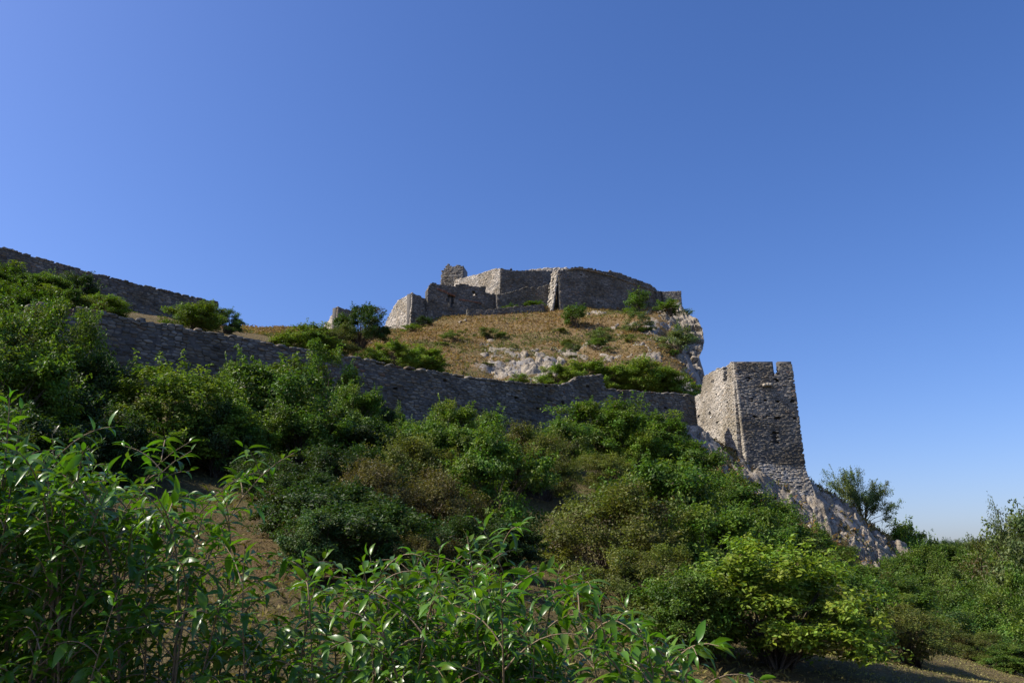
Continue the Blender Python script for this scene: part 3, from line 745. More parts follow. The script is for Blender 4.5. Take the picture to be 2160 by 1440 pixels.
    def t_at(M, s, v):
        ts = np.linspace(Hmax - 4, Hmax + .3, 300); q = M(np.full(300, s), ts, np.zeros(300)); vs = np.array([pix(p)[1] for p in q]); return ts[int(np.argmin(abs(vs - v)))]
    g0, g1 = s_at(M1, w1, 1632.5, 0), s_at(M1, w1, 1641.5, 0); tg = t_at(M1, g0, 793)
    V2 = []; F2 = []; b2 = 0
    e0, e1 = s_at(M2, w2, 1525.8, 0), s_at(M2, w2, 1533, 0); te = t_at(M2, e0, 803)
    for q, f in (box_from(M1, 0.3, w1 - .05, Hc - .2, tg - .05, -0.16, -0.7), box_from(M2, 0.05, w2 - .35, Hc - .2, te - .05, -0.16, -0.7)):
        V2.append(q); F2 += [[b2 + k for k in g] for g in f]; b2 += 8
    par = ob('parapet', mesh_np('parapet', local(root, np.vstack(V2)), F2, M_MORTAR_D), root)
    for q, f in (box_from(M1, 0.3, g0 - .03, tg - .04, Hmax - .12, -0.165, -0.69), box_from(M1, g1 + .03, w1 - .05, tg - .04, Hmax - .12, -0.165, -0.69), box_from(M2, 0.05, e0 - .03, te - .04, Hmax - .12, -0.165, -0.69), box_from(M2, e1 + .03, w2 - .35, te - .04, Hmax - .12, -0.165, -0.69)):
        ob('merlon', mesh_np('merlon', local(root, q), f, M_MORTAR_D), par)
    # right and back parapets
    for (pa, pb) in ((hi[1], hi[2]),):
        t_ = pb - pa; L = np.hypot(t_[0], t_[1]); nn = np.array([t_[1], -t_[0], 0]) / L
        q = np.array([pa + nn * .2, pb + nn * .2, pb - nn * .45, pa - nn * .45]); q2 = q.copy(); q2[:, 2] += 0.75; addb(np.vstack([q, q2]), [[0, 1, 5, 4], [1, 2, 6, 5], [2, 3, 7, 6], [3, 0, 4, 7], [4, 5, 6, 7], [3, 2, 1, 0]])
    ob('wall_core', mesh_np('wall_core', local(root, np.vstack(V)), Fc, M_MORTAR_D), root)
    # corbel stones on the front
    for (u, v, w) in ((1606, 813, 5), (1612, 812, 6), (1618, 812, 4)):
        s0 = s_at(M1, w1, u, v); t0 = t_at(M1, s0, v); q, f = box_from(M1, s0 - 0.13, s0 + 0.13, t0 - .12, t0 + .12, 0.42, -0.2)
        ob('corbel', mesh_np('corbel', local(root, q), f, M_SUNLIT, {'sc': np.tile((0.8, 0.6, 0.2, 1), (8, 1))}), root)
    # brick jamb inside the window slit
    s0 = s_at(M1, w1, 1632, 925); t0 = t_at(M1, s0, 936) if False else None
    ts = np.linspace(0, Hmax, 600); q = M1(np.full(600, s0), ts, np.zeros(600)); vs = np.array([pix(p)[1] for p in q]); tb = ts[int(np.argmin(abs(vs - 936)))]; tt = ts[int(np.argmin(abs(vs - 917)))]
    q, f = box_from(M1, s0 - 0.10, s0 + 0.2, tb, tt, -0.08, -0.38); ob('window_jamb', mesh_np('window_jamb', local(root, q), f, M_BRICK, {'sc': np.tile((1, 0.9, 0.55, 1), (8, 1))}), root)
    B.finish(root, M_STONE, M_MORTAR_D, 300, 4.5)
    # projecting lower storey at the back left
    return root, M2, w2, Hmax
tower, TM2, tw2, tH = build_tower()
_e1 = P(1463, 838, 87.6); _e2 = P(1487, 828, 84.9); _e3 = P(1515, 818, 81.2); _e4 = P(1549.5, 803, 77.05)
_n = np.array([-0.16, -0.10, 0])
wall('', '', '', [_e1 + _n, _e2 + _n, _e3 + _n, _e4 + _n * 0.2], 0.6, 0.34, 0.13, 52, M_SUNLIT, M_MORTAR, rag=0.05, root=tower, foot=0.8, batter=0.03, proud=0.05,
     holes=[(1547, 857, 4, 4), (1522, 863, 4, 4), (1498, 871, 4, 4), (1473, 879, 4, 4), (1545, 883, 4, 4), (1514, 892, 4, 5)])

# ---------------------------------------------------------------- rocks (bedrock outcrops: pieces of the hillside)
def rock_mesh(seed, sub=4, planes=16, rough=0.10, sq=(1, 1, 1), stepy=0.5):
    rg = np.random.default_rng(seed); bm = bmesh.new(); bmesh.ops.create_icosphere(bm, subdivisions=sub, radius=1.0)
    bm.verts.ensure_lookup_table(); v = np.array([x.co[:] for x in bm.verts]); f = np.array([[x.index for x in q.verts] for q in bm.faces]); bm.free()
    n = rg.normal(0, 1, (planes, 3)); n /= np.linalg.norm(n, axis=1)[:, None]; d = rg.uniform(0.38, 0.9, planes)
    dot = v @ n.T; r = np.min(np.where(dot > 0.05, d / np.maximum(dot, 0.05), 9.0), axis=1); r = np.minimum(r, 1.15)
    v = v * r[:, None]
    w1, w2, cid = worley(v * 2.2 + seed, seed)
    nrm = v / np.linalg.norm(v, axis=1)[:, None]
    v = v + nrm * ((cid - 0.5) * stepy * rough + fbm(v * 2.3 + seed, 3, seed) * rough * 0.8 + fbm(v * 9 + seed, 3, seed) * rough * 0.35)[:, None]
    return mesh_np('rock', v * np.array(sq), f, M_ROCK)
ROCKS = [rock_mesh(100 + k, 3, 9 + k, 0.10) for k in range(6)]
BIGR = [rock_mesh(200 + k, 5, 20, 0.15, stepy=1.7) for k in range(4)]
def rock(me, p, size, rg, name='rock', rot=None, sink=0.4):
    o = ob(name, me, ground); s = np.asarray(size, float)
    o.location = (p[0], p[1], p[2] - s[2] * sink); o.scale = s
    o.rotation_euler = rot if rot is not None else (rg.uniform(-.35, .35), rg.uniform(-.35, .35), rg.uniform(0, 6.3)); return o
rg = np.random.default_rng(5)
def crag(p, seed, s1=0.55, s2=1.6):
    """blocky limestone relief at world points: stepped blocks at two sizes, tilted beds, fine breakage"""
    w = p + 0.5 * np.stack([fbm(p * .8, 2, seed + 1), fbm(p * .8, 2, seed + 2), fbm(p * .8, 2, seed + 3)], 1)
    w = w @ np.array([[1, 0, .25], [0, 1, -.15], [-.25, .15, 1.35]])
    a1, a2, c1 = worley(w * s1, seed); b1, b2, c2 = worley(w * s2, seed + 7)
    return (c1 - .45) * 1.0 + (c2 - .5) * .42 + .35 * fbm(p * 1.1, 3, seed + 5) - .35 * np.exp(-((a2 - a1) / .06) ** 2) - .15 * np.exp(-((b2 - b1) / .08) ** 2)
def outcrop(u, v, rx, ry, amp, seed, res=0.16, y0=60, lift=0.0, bury=.55):
    c = hit(u, v, y0); n = int(2.3 * rx / res); m = int(2.3 * ry / res)
    X_, Y_ = np.meshgrid(np.linspace(c[0] - 1.15 * rx, c[0] + 1.15 * rx, n), np.linspace(c[1] - 1.15 * ry, c[1] + 1.15 * ry, m)); x, y = X_.ravel(), Y_.ravel()
    z = T(x, y, False); p = np.stack([x, y, z], 1); r2 = ((x - c[0]) / rx) ** 2 + ((y - c[1]) / ry) ** 2
    off = amp * (crag(p * np.array([1, 1, .6]), seed, .5, 1.9) + .75 * (1 - r2) - bury + 1.1 * fbm(p * .35, 3, seed + 11)) + lift
    nz = 0.55; q = p.copy(); q[:, 2] += off; q[:, 1] -= off * nz * .5
    ii_ = (np.arange(m - 1)[:, None] * n + np.arange(n - 1)[None, :]).ravel(); f = np.stack([ii_, ii_ + 1, ii_ + n + 1, ii_ + n], 1)
    keep = off[f].max(1) > -.35; f = f[keep]
    if len(f) == 0: return
    us = np.unique(f); mp = np.zeros(len(q), int); mp[us] = np.arange(len(us))
    return ob('outcrop', mesh_np('outcrop', q[us], mp[f], M_ROCK), ground)
for k, (u, v, rx, ry, amp) in enumerate([(1125, 768, 5.5, 5.5, .95), (1085, 782, 5, 4, .7), (1165, 745, 4, 4, .6), (1035, 750, 4.5, 4, .55), (1205, 728, 5, 3.5, .6), (1240, 738, 4, 3, .6), (1285, 752, 4, 3, .55), (1055, 775, 4, 3.5, .5), (1330, 700, 5, 4, .6), (1385, 715, 6, 5, .8), (1370, 672, 4.5, 4, .8), (1256, 660, 2.6, 2.5, .7),
                                         (1420, 690, 4, 6, .9), (1405, 752, 5, 6, .8), (990, 725, 4, 3, .42), (1150, 798, 6, 3, .5), (1310, 735, 3, 2.5, .45), (1195, 760, 3, 3, .55), (1060, 715, 3, 2.5, .4), (1140, 705, 2.5, 2, .4), (1440, 665, 3.5, 4, .7)]): outcrop(u, v, rx, ry, amp, 700 + 13 * k, .15, 88, bury=.62 if k == 0 else .86)
for k, (u, v, rx, ry, amp) in enumerate([(1505, 945, 3.2, 3.2, .9), (1545, 975, 3, 2.6, .8), (1620, 1025, 4.2, 2.6, .9), (1680, 1055, 3.5, 2.6, .9), (1745, 1062, 3, 3.5, .8), (1780, 1095, 4, 4, .9), (1825, 1130, 3.6, 4, .95), (1760, 1125, 3.4, 3, .8), (1850, 1160, 3, 3.5, .9), (1905, 1178, 3, 2.5, .9), (1660, 1085, 3, 2, .7), (1715, 1095, 3.4, 2.6, .85)]): outcrop(u, v, rx, ry, amp, 1700 + 17 * k, .12, 66, bury=.62)
# craggy face that ends the hill on the right and curls round behind
SIL = np.array([(648, 1436), (656, 1446), (664, 1460), (678, 1477), (700, 1483), (716, 1486), (735, 1483), (750, 1476), (766, 1472), (780, 1482), (790, 1486), (812, 1483), (845, 1484)])
def cliff():
    na, nb = 190, 170; V = np.zeros((nb, na, 3)); amp = np.zeros((nb, na))
    for j in range(nb):
        v = 646 + 200 * j / (nb - 1); ue = np.interp(v, SIL[:, 0], SIL[:, 1]); Ye = np.interp(v, [646, 664, 700, 740, 780, 845], [143, 137, 129, 121, 112, 101]); 
        for i in range(na):
            a = i / (na - 1)
            if a < .62:
                w = a / .62; u = ue - 92 * (1 - w) ** 1.15; Y = Ye - 1.0 * math.sin(w * 3.1) - 3.0 * (1 - w)
                V[j, i] = P(u, v, Y); amp[j, i] = .35 + .65 * min(1, w * 2.2)
            else:
                w = (a - .62) / .38; q = P(ue, v, Ye); V[j, i] = q + np.array([-(w ** 2) * 9 + .25 * math.sin(w * 3.1), 14 * w, 0]); amp[j, i] = 1
    # sink the left margin into the grassy slope
    q = V.reshape(-1, 3); tz = T(q[:, 0], q[:, 1], False)
    wl = np.clip(np.tile(np.arange(na) / (na - 1) / .62, nb), 0, 1)
    cr = crag(q, 911, .38, 1.2)
    n_ = np.array([.12, -.86, .5]); back_ = np.clip((np.tile(np.arange(na) / (na - 1), nb) - .62) / .15, 0, 1)[:, None]
    nn = n_ * (1 - back_) + np.array([.95, -.2, .1]) * back_
    d = (cr * 1.05 * amp.ravel() - .25 - 2.2 * (1 - wl) ** 1.3 + .5 * fbm(q * .12, 3, 77))
    edge = np.exp(-((np.tile(np.arange(na) / (na - 1), nb) - .62) / .05) ** 2); d = d * (1 - .55 * edge)
    q = q + nn * d[:, None]
    ii_ = (np.arange(nb - 1)[:, None] * na + np.arange(na - 1)[None, :]).ravel(); f = np.stack([ii_, ii_ + na, ii_ + na + 1, ii_ + 1], 1)
    ob('cliff_face', mesh_np('cliff_face', q, f, M_ROCK), ground)
cliff()
for k in range(110):                         # loose blocks over the dry slope and the spur
    if k < 80: u, v, y0 = rg.uniform(960, 1440), rg.uniform(672, 800), 88
    else: u, v, y0 = rg.uniform(1600, 1860), 0, 66; v = 1015 + (u - 1600) * .5 + rg.uniform(-10, 60)
    p = hit(u, v, y0)
    if p[1] > 146 or (y0 == 88 and p[1] < 90): continue
    s_ = mpp(p) * rg.uniform(1.6, 6.0) * (1 if y0 == 88 else 1.6); rock(ROCKS[rg.integers(6)], p, (s_ * 1.2, s_, s_ * .7), rg)

# ---------------------------------------------------------------- woody plants
def tube(pts, rad, sides=5):
    pts = np.asarray(pts); n = len(pts); V = []; Fc = []
    for i in range(n):
        t = pts[min(i + 1, n - 1)] - pts[max(i - 1, 0)]; t = t / (np.linalg.norm(t) + 1e-9)
        a = np.cross(t, [0.3, 0.9, 0.1]); a /= np.linalg.norm(a) + 1e-9; b = np.cross(t, a)
        for k in range(sides):
            th = 2 * math.pi * k / sides; V.append(pts[i] + rad[i] * (math.cos(th) * a + math.sin(th) * b))
    for i in range(n - 1):
        for k in range(sides):
            k2 = (k + 1) % sides; Fc.append([i * sides + k, i * sides + k2, (i + 1) * sides + k2, (i + 1) * sides + k])
    return np.array(V), Fc

def merge(parts):
    V = []; Fc = []; b = 0
    for v, f in parts: V.append(v); Fc += [[b + k for k in q] for q in f]; b += len(v)
    return np.vstack(V), Fc

def leaves(pos, nrm, length, width, rg, lv):
    """folded rhombic leaves at pos, facing nrm"""
    n = len(pos); d = rg.normal(0, 1, (n, 3)); d -= (d * nrm).sum(1)[:, None] * nrm; d[:, 2] -= 0.25; d /= np.linalg.norm(d, axis=1)[:, None] + 1e-9
    sd_ = np.cross(nrm, d); sd_ /= np.linalg.norm(sd_, axis=1)[:, None] + 1e-9
    L = (length * rg.uniform(0.65, 1.25, n))[:, None]; Wd = (width * rg.uniform(0.7, 1.2, n))[:, None]
    fold = nrm * (Wd * rg.uniform(0.1, 0.5, (n, 1)))
    a = pos; t = pos + d * L - nrm * L * 0.15; m = pos + d * L * 0.45
    v = np.stack([a, m + sd_ * Wd + fold, t, m - sd_ * Wd + fold], 1).reshape(-1, 3)
    i = np.arange(n) * 4; f = np.concatenate([np.stack([i, i + 1, i + 2], 1), np.stack([i, i + 2, i + 3], 1)])
    return v, f, np.repeat(lv, 4, axis=0)

def crown(seed, nclump, nleaf, leaf, shape='bush', spread=0.13, up=0.55, hollow=0.55, brown=0.02, droop=0.0, lobe=0.38, nlimb=None):
    """unit plant: 1 high, about 1 wide. returns leaf mesh and wood mesh"""
    rg = np.random.default_rng(seed); cs = []; 
    lob = rg.normal(0, 1, (7, 3)); lob /= np.linalg.norm(lob, axis=1)[:, None]; la = rg.uniform(-lobe, lobe, 7)
    def env(d, r):
        if shape == 'bush': return np.array([d[0] * r * .44, d[1] * r * .44, 0.42 + d[2] * r * .5])
        if shape == 'mound': return np.array([d[0] * r * .47, d[1] * r * .47, 0.30 + d[2] * r * .62])
        if shape == 'upright':
            z = 0.5 + d[2] * r * .47; k = 0.42 * math.sqrt(max(0.02, 1 - max(0, z - 0.35) / 0.68)); return np.array([d[0] * r * k * 1.1, d[1] * r * k * 1.1, z])
        if shape == 'tree': return np.array([d[0] * r * .45, d[1] * r * .45, 0.60 + d[2] * r * .38])
        return np.array([d[0] * r * .47, d[1] * r * .47, 0.58 + d[2] * r * .40])
    limbs = []
    nl = 0 if shape == 'mound' else (nlimb or (14 if shape == 'airy' else rg.integers(17, 22)))
    while len(limbs) < nl:
        d = rg.normal(0, 1, 3); d /= np.linalg.norm(d)
        if d[2] < -0.6: continue
        if limbs and min(np.linalg.norm(d - l[1]) for l in limbs) < (.38 if not nlimb else .28): continue
        limbs.append((env(d, rg.uniform(.62, .98) * (1 + float((la * np.clip(lob @ d, 0, 1) ** 3).sum()))), d, rg.uniform(.12, .20)))
    while len(cs) < nclump:
        d = rg.normal(0, 1, 3); d /= np.linalg.norm(d)
        if nl and rg.random() < .86:
            c0, d0, rad = limbs[rg.integers(nl)]; c = c0 + d * rad * rg.uniform(.35, 1.0) * np.array([1, 1, .8])
        else:
            if shape in ('bush', 'mound') and d[2] < -0.85: continue
            r = rg.uniform(hollow if not nl else .3, 1.0 if not nl else .75) ** 0.6
            r *= 1 + float((la * np.clip(lob @ d, 0, 1) ** 3).sum()) + rg.normal(0, 0.06); c = env(d, r)
        if c[2] < 0.03:
            if shape not in ('bush', 'mound'): continue
            c[2] = rg.uniform(0.03, 0.12)
        cs.append(c)
    cs = np.array(cs)
    # wood
    parts = []; nst = 1 if shape in ('tree', 'airy') else 5
    stems = [np.array([rg.normal(0, .04) * (nst > 1), rg.normal(0, .04) * (nst > 1), -0.04]) for _ in range(nst)]
    if nst == 1:
        fork = np.array([rg.normal(0, .03), rg.normal(0, .03), 0.30]); v, f = tube([stems[0], (stems[0] + fork) / 2 + rg.normal(0, .012, 3), fork], [0.030, 0.024, 0.018], 7); parts.append((v, f))
    for c in cs[:: max(1, nclump // 60)]:
        st = fork if nst == 1 else stems[rg.integers(nst)]
        mid = st + (c - st) * np.array([0.35, 0.35, 0.55]) + rg.normal(0, .02, 3)
        v, f = tube([st, mid, c], [0.007, 0.004, 0.0012], 4); parts.append((v, f))
    wood = merge(parts)
    # leaves: sprays round each clump centre
    per = max(4, nleaf // nclump); pos = []; nr = []; lv = []
    ctr = np.array([0, 0, 0.35])
    for c in cs:
        out = c - ctr; out /= np.linalg.norm(out) + 1e-9
        ax = out + rg.normal(0, .35, 3) + np.array([0, 0, 0.15 - droop]); ax /= np.linalg.norm(ax)
        k = int(per * rg.uniform(.6, 1.4)); sp_ = spread * rg.uniform(.5, 1.05)
        if shape == 'airy':
            q = c + ax * (rg.uniform(-1, 1, (k, 1)) * sp_ * 1.7) + rg.normal(0, sp_ * .28, (k, 3)); q[:, 2] -= (np.linalg.norm(q - c, axis=1) ** 2) * 0.8
        else:
            g = rg.normal(0, 1, (k, 3)); g /= np.linalg.norm(g, axis=1)[:, None]
            q = c + g * (sp_ * rg.uniform(0.2, 1.0, (k, 1)) ** .6) * np.array([1, 1, .75]) + ax * rg.uniform(-.3, .5, (k, 1)) * sp_
        nn = rg.normal(0, .55, (k, 3)) + out * 0.55 + np.array([0, 0, up]); nn /= np.linalg.norm(nn, axis=1)[:, None]
        hue = rg.uniform(0, 1); val = rg.uniform(0.15, 0.85); br = 0.75 if rg.random() < brown else 0.0
        l = np.stack([np.clip(hue + rg.normal(0, .2, k), 0, 1), np.clip(val + rg.normal(0, .2, k), 0, 1), np.clip(br * rg.uniform(.5, 1.2, k) + (rg.random(k) < .015) * .8, 0, 1), np.ones(k)], 1)
        q[:, 2] = np.maximum(q[:, 2], 0.0)
        pos.append(q); nr.append(nn); lv.append(l)
    # free shoots that break the outline
    for _ in range(nclump // 3):
        c = cs[rg.integers(len(cs))]; out = c - ctr; ln = np.linalg.norm(out) + 1e-9
        if ln < 0.3: continue
        ax = out / ln + rg.normal(0, .3, 3) + np.array([0, 0, .35]); ax /= np.linalg.norm(ax); k = max(8, per // 4); sl = rg.uniform(.08, .20)
        tt = rg.uniform(0, 1, (k, 1)); q = c + ax * tt * (sl + spread * .5) + rg.normal(0, leaf * .45, (k, 3)) * (1.3 - tt)
        nn = rg.normal(0, .6, (k, 3)) + np.array([0, 0, .7]); nn /= np.linalg.norm(nn, axis=1)[:, None]
        l = np.stack([np.clip(rg.normal(.55, .2, k), 0, 1), np.clip(rg.normal(.65, .2, k), 0, 1), np.zeros(k), np.ones(k)], 1); q[:, 2] = np.maximum(q[:, 2], 0)
        pos.append(q); nr.append(nn); lv.append(l)
    v, f, a = leaves(np.vstack(pos), np.vstack(nr), leaf, leaf * 0.27, rg, np.vstack(lv))
    return mesh_np('crown', v, f, M_LEAF, {'lv': a}), mesh_np('trunk', wood[0], wood[1], M_BARK, smooth=True)

PROTO = {
    'bush': [crown(301, 150, 20000, 0.033, 'bush', .12), crown(302, 120, 19000, 0.035, 'bush', .14, brown=.05), crown(303, 180, 22000, 0.029, 'bush', .10)],
    'fine': [crown(311, 200, 26000, 0.022, 'bush', .10, brown=.10), crown(312, 170, 25000, 0.023, 'bush', .12, brown=.16)],
    'mound': [crown(321, 420, 44000, 0.026, 'mound', .08, up=.8, hollow=.5, lobe=.14)],
    'upright': [crown(331, 150, 20000, 0.029, 'upright', .10), crown(332, 120, 17000, 0.032, 'upright', .11)],
    'tree': [crown(341, 160, 20000, 0.026, 'tree', .11), crown(342, 150, 20000, 0.027, 'tree', .12)],
    'airy': [crown(351, 110, 16000, 0.020, 'airy', .10, up=.3), crown(352, 120, 26000, 0.019, 'airy', .095, up=.3)],
    'small': [crown(361, 45, 3600, 0.055, 'bush', .16), crown(362, 40, 3600, 0.050, 'bush', .17, brown=.06), crown(363, 60, 4200, 0.045, 'mound', .13)],
    'hero': [crown(371, 330, 30000, 0.031, 'bush', .085, up=.5, nlimb=34, lobe=.2)],
}
GREEN = {'mid': (0.090, 0.150, 0.018), 'dark': (0.038, 0.070, 0.011), 'olive': (0.118, 0.134, 0.024), 'bright': (0.140, 0.205, 0.022), 'yellow': (0.158, 0.222, 0.022), 'brown': (0.120, 0.104, 0.028), 'grey': (0.110, 0.146, 0.042), 'blue': (0.066, 0.120, 0.028)}  # the dark tone also paints in the shade of gaps between shrubs
FIRST = {}
prg = np.random.default_rng(77)
def plant(name, label, u, vtop, w, Y, proto, tone, group=None, var=None, minh=0.4, zoff=0.0, y0=4.0):
    if Y > 400: Y = hit(u, Y, y0)[1]               # given by the photograph row of its foot
    p = P(u, vtop, Y); zb = Th(p[0], p[1]) + zoff; h = max(minh, p[2] - zb); wd = w * mpp(p) * 1.2; h *= 1.09 if proto in ('bush', 'fine', 'upright') else 1.0
    root = thing(name, label, 'tree' if 'tree' in name else ('vine' if 'vine' in name else 'shrub'), (p[0], p[1], zb), group)
    k = (var if var is not None else prg.integers(len(PROTO[proto]))) % len(PROTO[proto]); cm, wm = PROTO[proto][k]
    rz = prg.uniform(0, 6.28)
    for nm, me in (('trunk' if 'tree' in name else 'stem', wm), ('crown', cm)):
        o = ob(nm, me, root); o.rotation_euler = (0, 0, rz); o.scale = (wd * 0.95, wd * 0.95, h)
        c = np.array(GREEN[tone]) * prg.uniform(.92, 1.2); o.color = (*c, 1)
    return root
G1 = 'shrubs growing below the curtain wall'; G2 = 'shrubs on the hill below the citadel'; G3 = 'trees of the wood to the right'; G4 = 'shrubs on the slope above the curtain wall'
# slope above and left of the curtain wall
for lb, a in [('leafy shrub at the very foot of the skyline rampart', (20, 566, 160, 640, 'bush', 'mid')), ('round topped shrub covering the rampart middle', (110, 578, 110, 655, 'bush', 'mid')), ('darker shrub in front of the rampart middle', (165, 582, 84, 660, 'bush', 'dark')), ('broad shrub between skyline rampart and curtain wall end', (60, 612, 190, 700, 'bush', 'mid')),
              ('olive shrub just above the ruined curtain wall end', (175, 632, 105, 690, 'bush', 'olive')), ('shrub cut by the frame under the skyline rampart', (-40, 572, 170, 680, 'bush', 'mid')), ('small green shrub tucked between rampart and olive shrub', (130, 612, 105, 685, 'bush', 'mid'))]:
    plant('shrub', lb, *a, y0=50)
plant('shrub', 'small rounded light green shrub behind the curtain wall top near the rampart', 228, 622, 96, 680, 'bush', 'bright', y0=50)
plant('shrub', 'rounded bright green shrub in front of the rampart end', 412, 640, 108, 706, 'bush', 'bright', y0=60)
plant('shrub', 'dark shrub just past the end of the skyline rampart', 482, 654, 66, 706, 'bush', 'blue', y0=64)
# left mass in front of the wall (the last number before the kind is the photograph row of the foot)
for lb, a in [('tall leafy tree hiding the left end of the curtain wall', (40, 640, 250, 940, 'tree', 'mid')), ('leafy tree overlapping the first stones of the curtain wall', (122, 636, 190, 930, 'tree', 'mid')), ('broad green shrub under the tall left tree', (20, 740, 260, 1010, 'bush', 'mid')), ('dark shrub in shade beneath the wall end tree', (140, 800, 190, 985, 'bush', 'dark')),
              ('tall tree cut by the left frame edge', (-60, 620, 260, 960, 'tree', 'mid')), ('dark shrub just behind the tallest glossy shrub', (70, 860, 240, 1080, 'bush', 'dark')), ('dark shrub cut by the frame behind glossy leaves', (-30, 900, 260, 1120, 'bush', 'dark')), ('yellowish green shrub lit at the wall end foot', (90, 720, 170, 960, 'bush', 'bright'))]:
    plant('leafy_tree' if 'tree' in lb else 'shrub', lb, *a)
for lb, a in [('tall tree standing left of the frame beside the slope', (-560, 330, 330, 21.5)), ('second tall tree left of the frame shading the slope', (-420, 420, 300, 27)), ('third tall tree left of the frame nearer the wall', (-330, 470, 280, 34))]:
    plant('leafy_tree', lb, *a, 'tree', 'mid')
plant('shrub', 'dark shaded shrub between the left trees and the vine mound', 225, 745, 150, 960, 'bush', 'dark')
plant('shrub', 'low dark shrub at the shaded foot of the vine mound', 255, 860, 190, 1010, 'bush', 'dark')
plant('vine_mound', 'domed shrub smothered in small leaved vine before the curtain wall', 385, 766, 270, 985, 'mound', 'bright')
plant('shrub', 'leafy shrub crammed between vine mound and tall elder thicket', 492, 772, 110, 965, 'bush', 'mid')
plant('shrub', 'dark shrub leaning on the shaded flank of the vine mound', 470, 850, 130, 1010, 'bush', 'dark')
plant('shrub', 'large mid green thicket hiding the middle of the curtain wall', 600, 765, 220, 985, 'bush', 'mid', var=0)
plant('shrub', 'dark climbing shrub reaching the top of the curtain wall', 690, 738, 150, 930, 'upright', 'mid', var=0)
plant('shrub', 'rounded green shrub in front of the wall thicket', 650, 850, 200, 1020, 'bush', 'mid', var=2)
plant('shrub', 'slim sapling against the curtain wall', 795, 838, 80, 945, 'upright', 'dark')
plant('shrub', 'tiny light sapling against the curtain wall', 838, 868, 70, 950, 'upright', 'mid')
plant('shrub', 'light olive shrub leaning on the middle of the curtain wall', 942, 852, 125, 990, 'bush', 'bright', var=0)
plant('shrub', 'small dull green shrub right of the light olive shrub on the wall', 1032, 866, 85, 970, 'bush', 'mid')
for lb, a in [('dark thorn shrub under the wall thicket with brownish tips', (700, 925, 230, 1110, 'fine', 'dark')), ('low dark thorn shrub bordering the bare brown slope', (570, 950, 150, 1060, 'fine', 'dark')), ('brownish thorn shrub in the darkest part of the thicket', (790, 960, 220, 1150, 'fine', 'brown')),
              ('olive thorn shrub with rusty clusters below the slim sapling', (870, 905, 200, 1090, 'fine', 'olive')), ('large dark leafy shrub at the lower edge of the thicket', (800, 1050, 240, 1230, 'bush', 'dark')), ('bluish ivy covered shrub beside the bare brown slope', (670, 1070, 180, 1230, 'bush', 'blue')),
              ('rusty brown thorn shrub left of the upright young tree', (925, 980, 190, 1150, 'fine', 'brown')), ('dark thorn shrub in front of the rusty brown one', (950, 1080, 190, 1220, 'fine', 'dark')), ('brown tipped low shrub at the bottom of the thicket', (880, 1120, 150, 1250, 'fine', 'brown'))]:
    plant('shrub', lb, *a)
plant('young_tree', 'upright fresh green young tree in the middle of the thicket', 1035, 918, 210, 1150, 'upright', 'mid', var=1)
plant('shrub', 'dark low shrub at the foot of the upright young tree', 1060, 1090, 190, 1215, 'bush', 'dark')
plant('shrub', 'olive shrub standing before the wall left of the fresh green clump', 1120, 888, 160, 1035, 'fine', 'olive')
plant('shrub', 'fresh green shrub clump under the raised step of the curtain wall', 1262, 840, 210, 980, 'bush', 'mid', var=2)
plant('shrub', 'green shrub between fresh clump and the tower rock', 1375, 875, 180, 1000, 'bush', 'mid', var=0)
plant('shrub', 'feathery pale olive shrub above the bare slope', 1265, 950, 170, 1040, 'fine', 'olive', var=0)
plant('shrub', 'wide olive thorn shrub with rusty tips beside the bare slope', 1280, 1010, 290, 1240, 'fine', 'olive', var=1)
plant('shrub', 'tall dense green shrub left of the rock spur', 1400, 955, 230, 1170, 'bush', 'mid', var=1)
plant('shrub', 'dense green shrub right below the square tower', 1525, 990, 220, 1160, 'bush', 'mid', var=2)
plant('shrub', 'dark green shrub at the foot of the rock spur', 1640, 1062, 170, 1190, 'bush', 'mid', var=0)
plant('shrub', 'dark shrub between yellow green bush and the rock spur', 1725, 1118, 120, 1230, 'upright', 'mid')
plant('shrub', 'deep green shrub behind the left of the yellow green bush', 1470, 1070, 230, 1290, 'bush', 'mid', var=0)
plant('shrub', 'olive green shrub under the wide thorn shrub', 1330, 1140, 240, 1330, 'fine', 'olive', var=0)
plant('shrub', 'dark green shrub on the left flank of the yellow green bush', 1440, 1190, 210, 1400, 'bush', 'mid', var=1)
plant('yellow_green_bush', 'big yellow green bush in full sun on the mown slope', 1625, 1128, 365, 1420, 'hero', 'yellow')
plant('shrub', 'shaded green shrub behind the yellow green bush', 1770, 1180, 180, 1380, 'bush', 'mid', var=1)
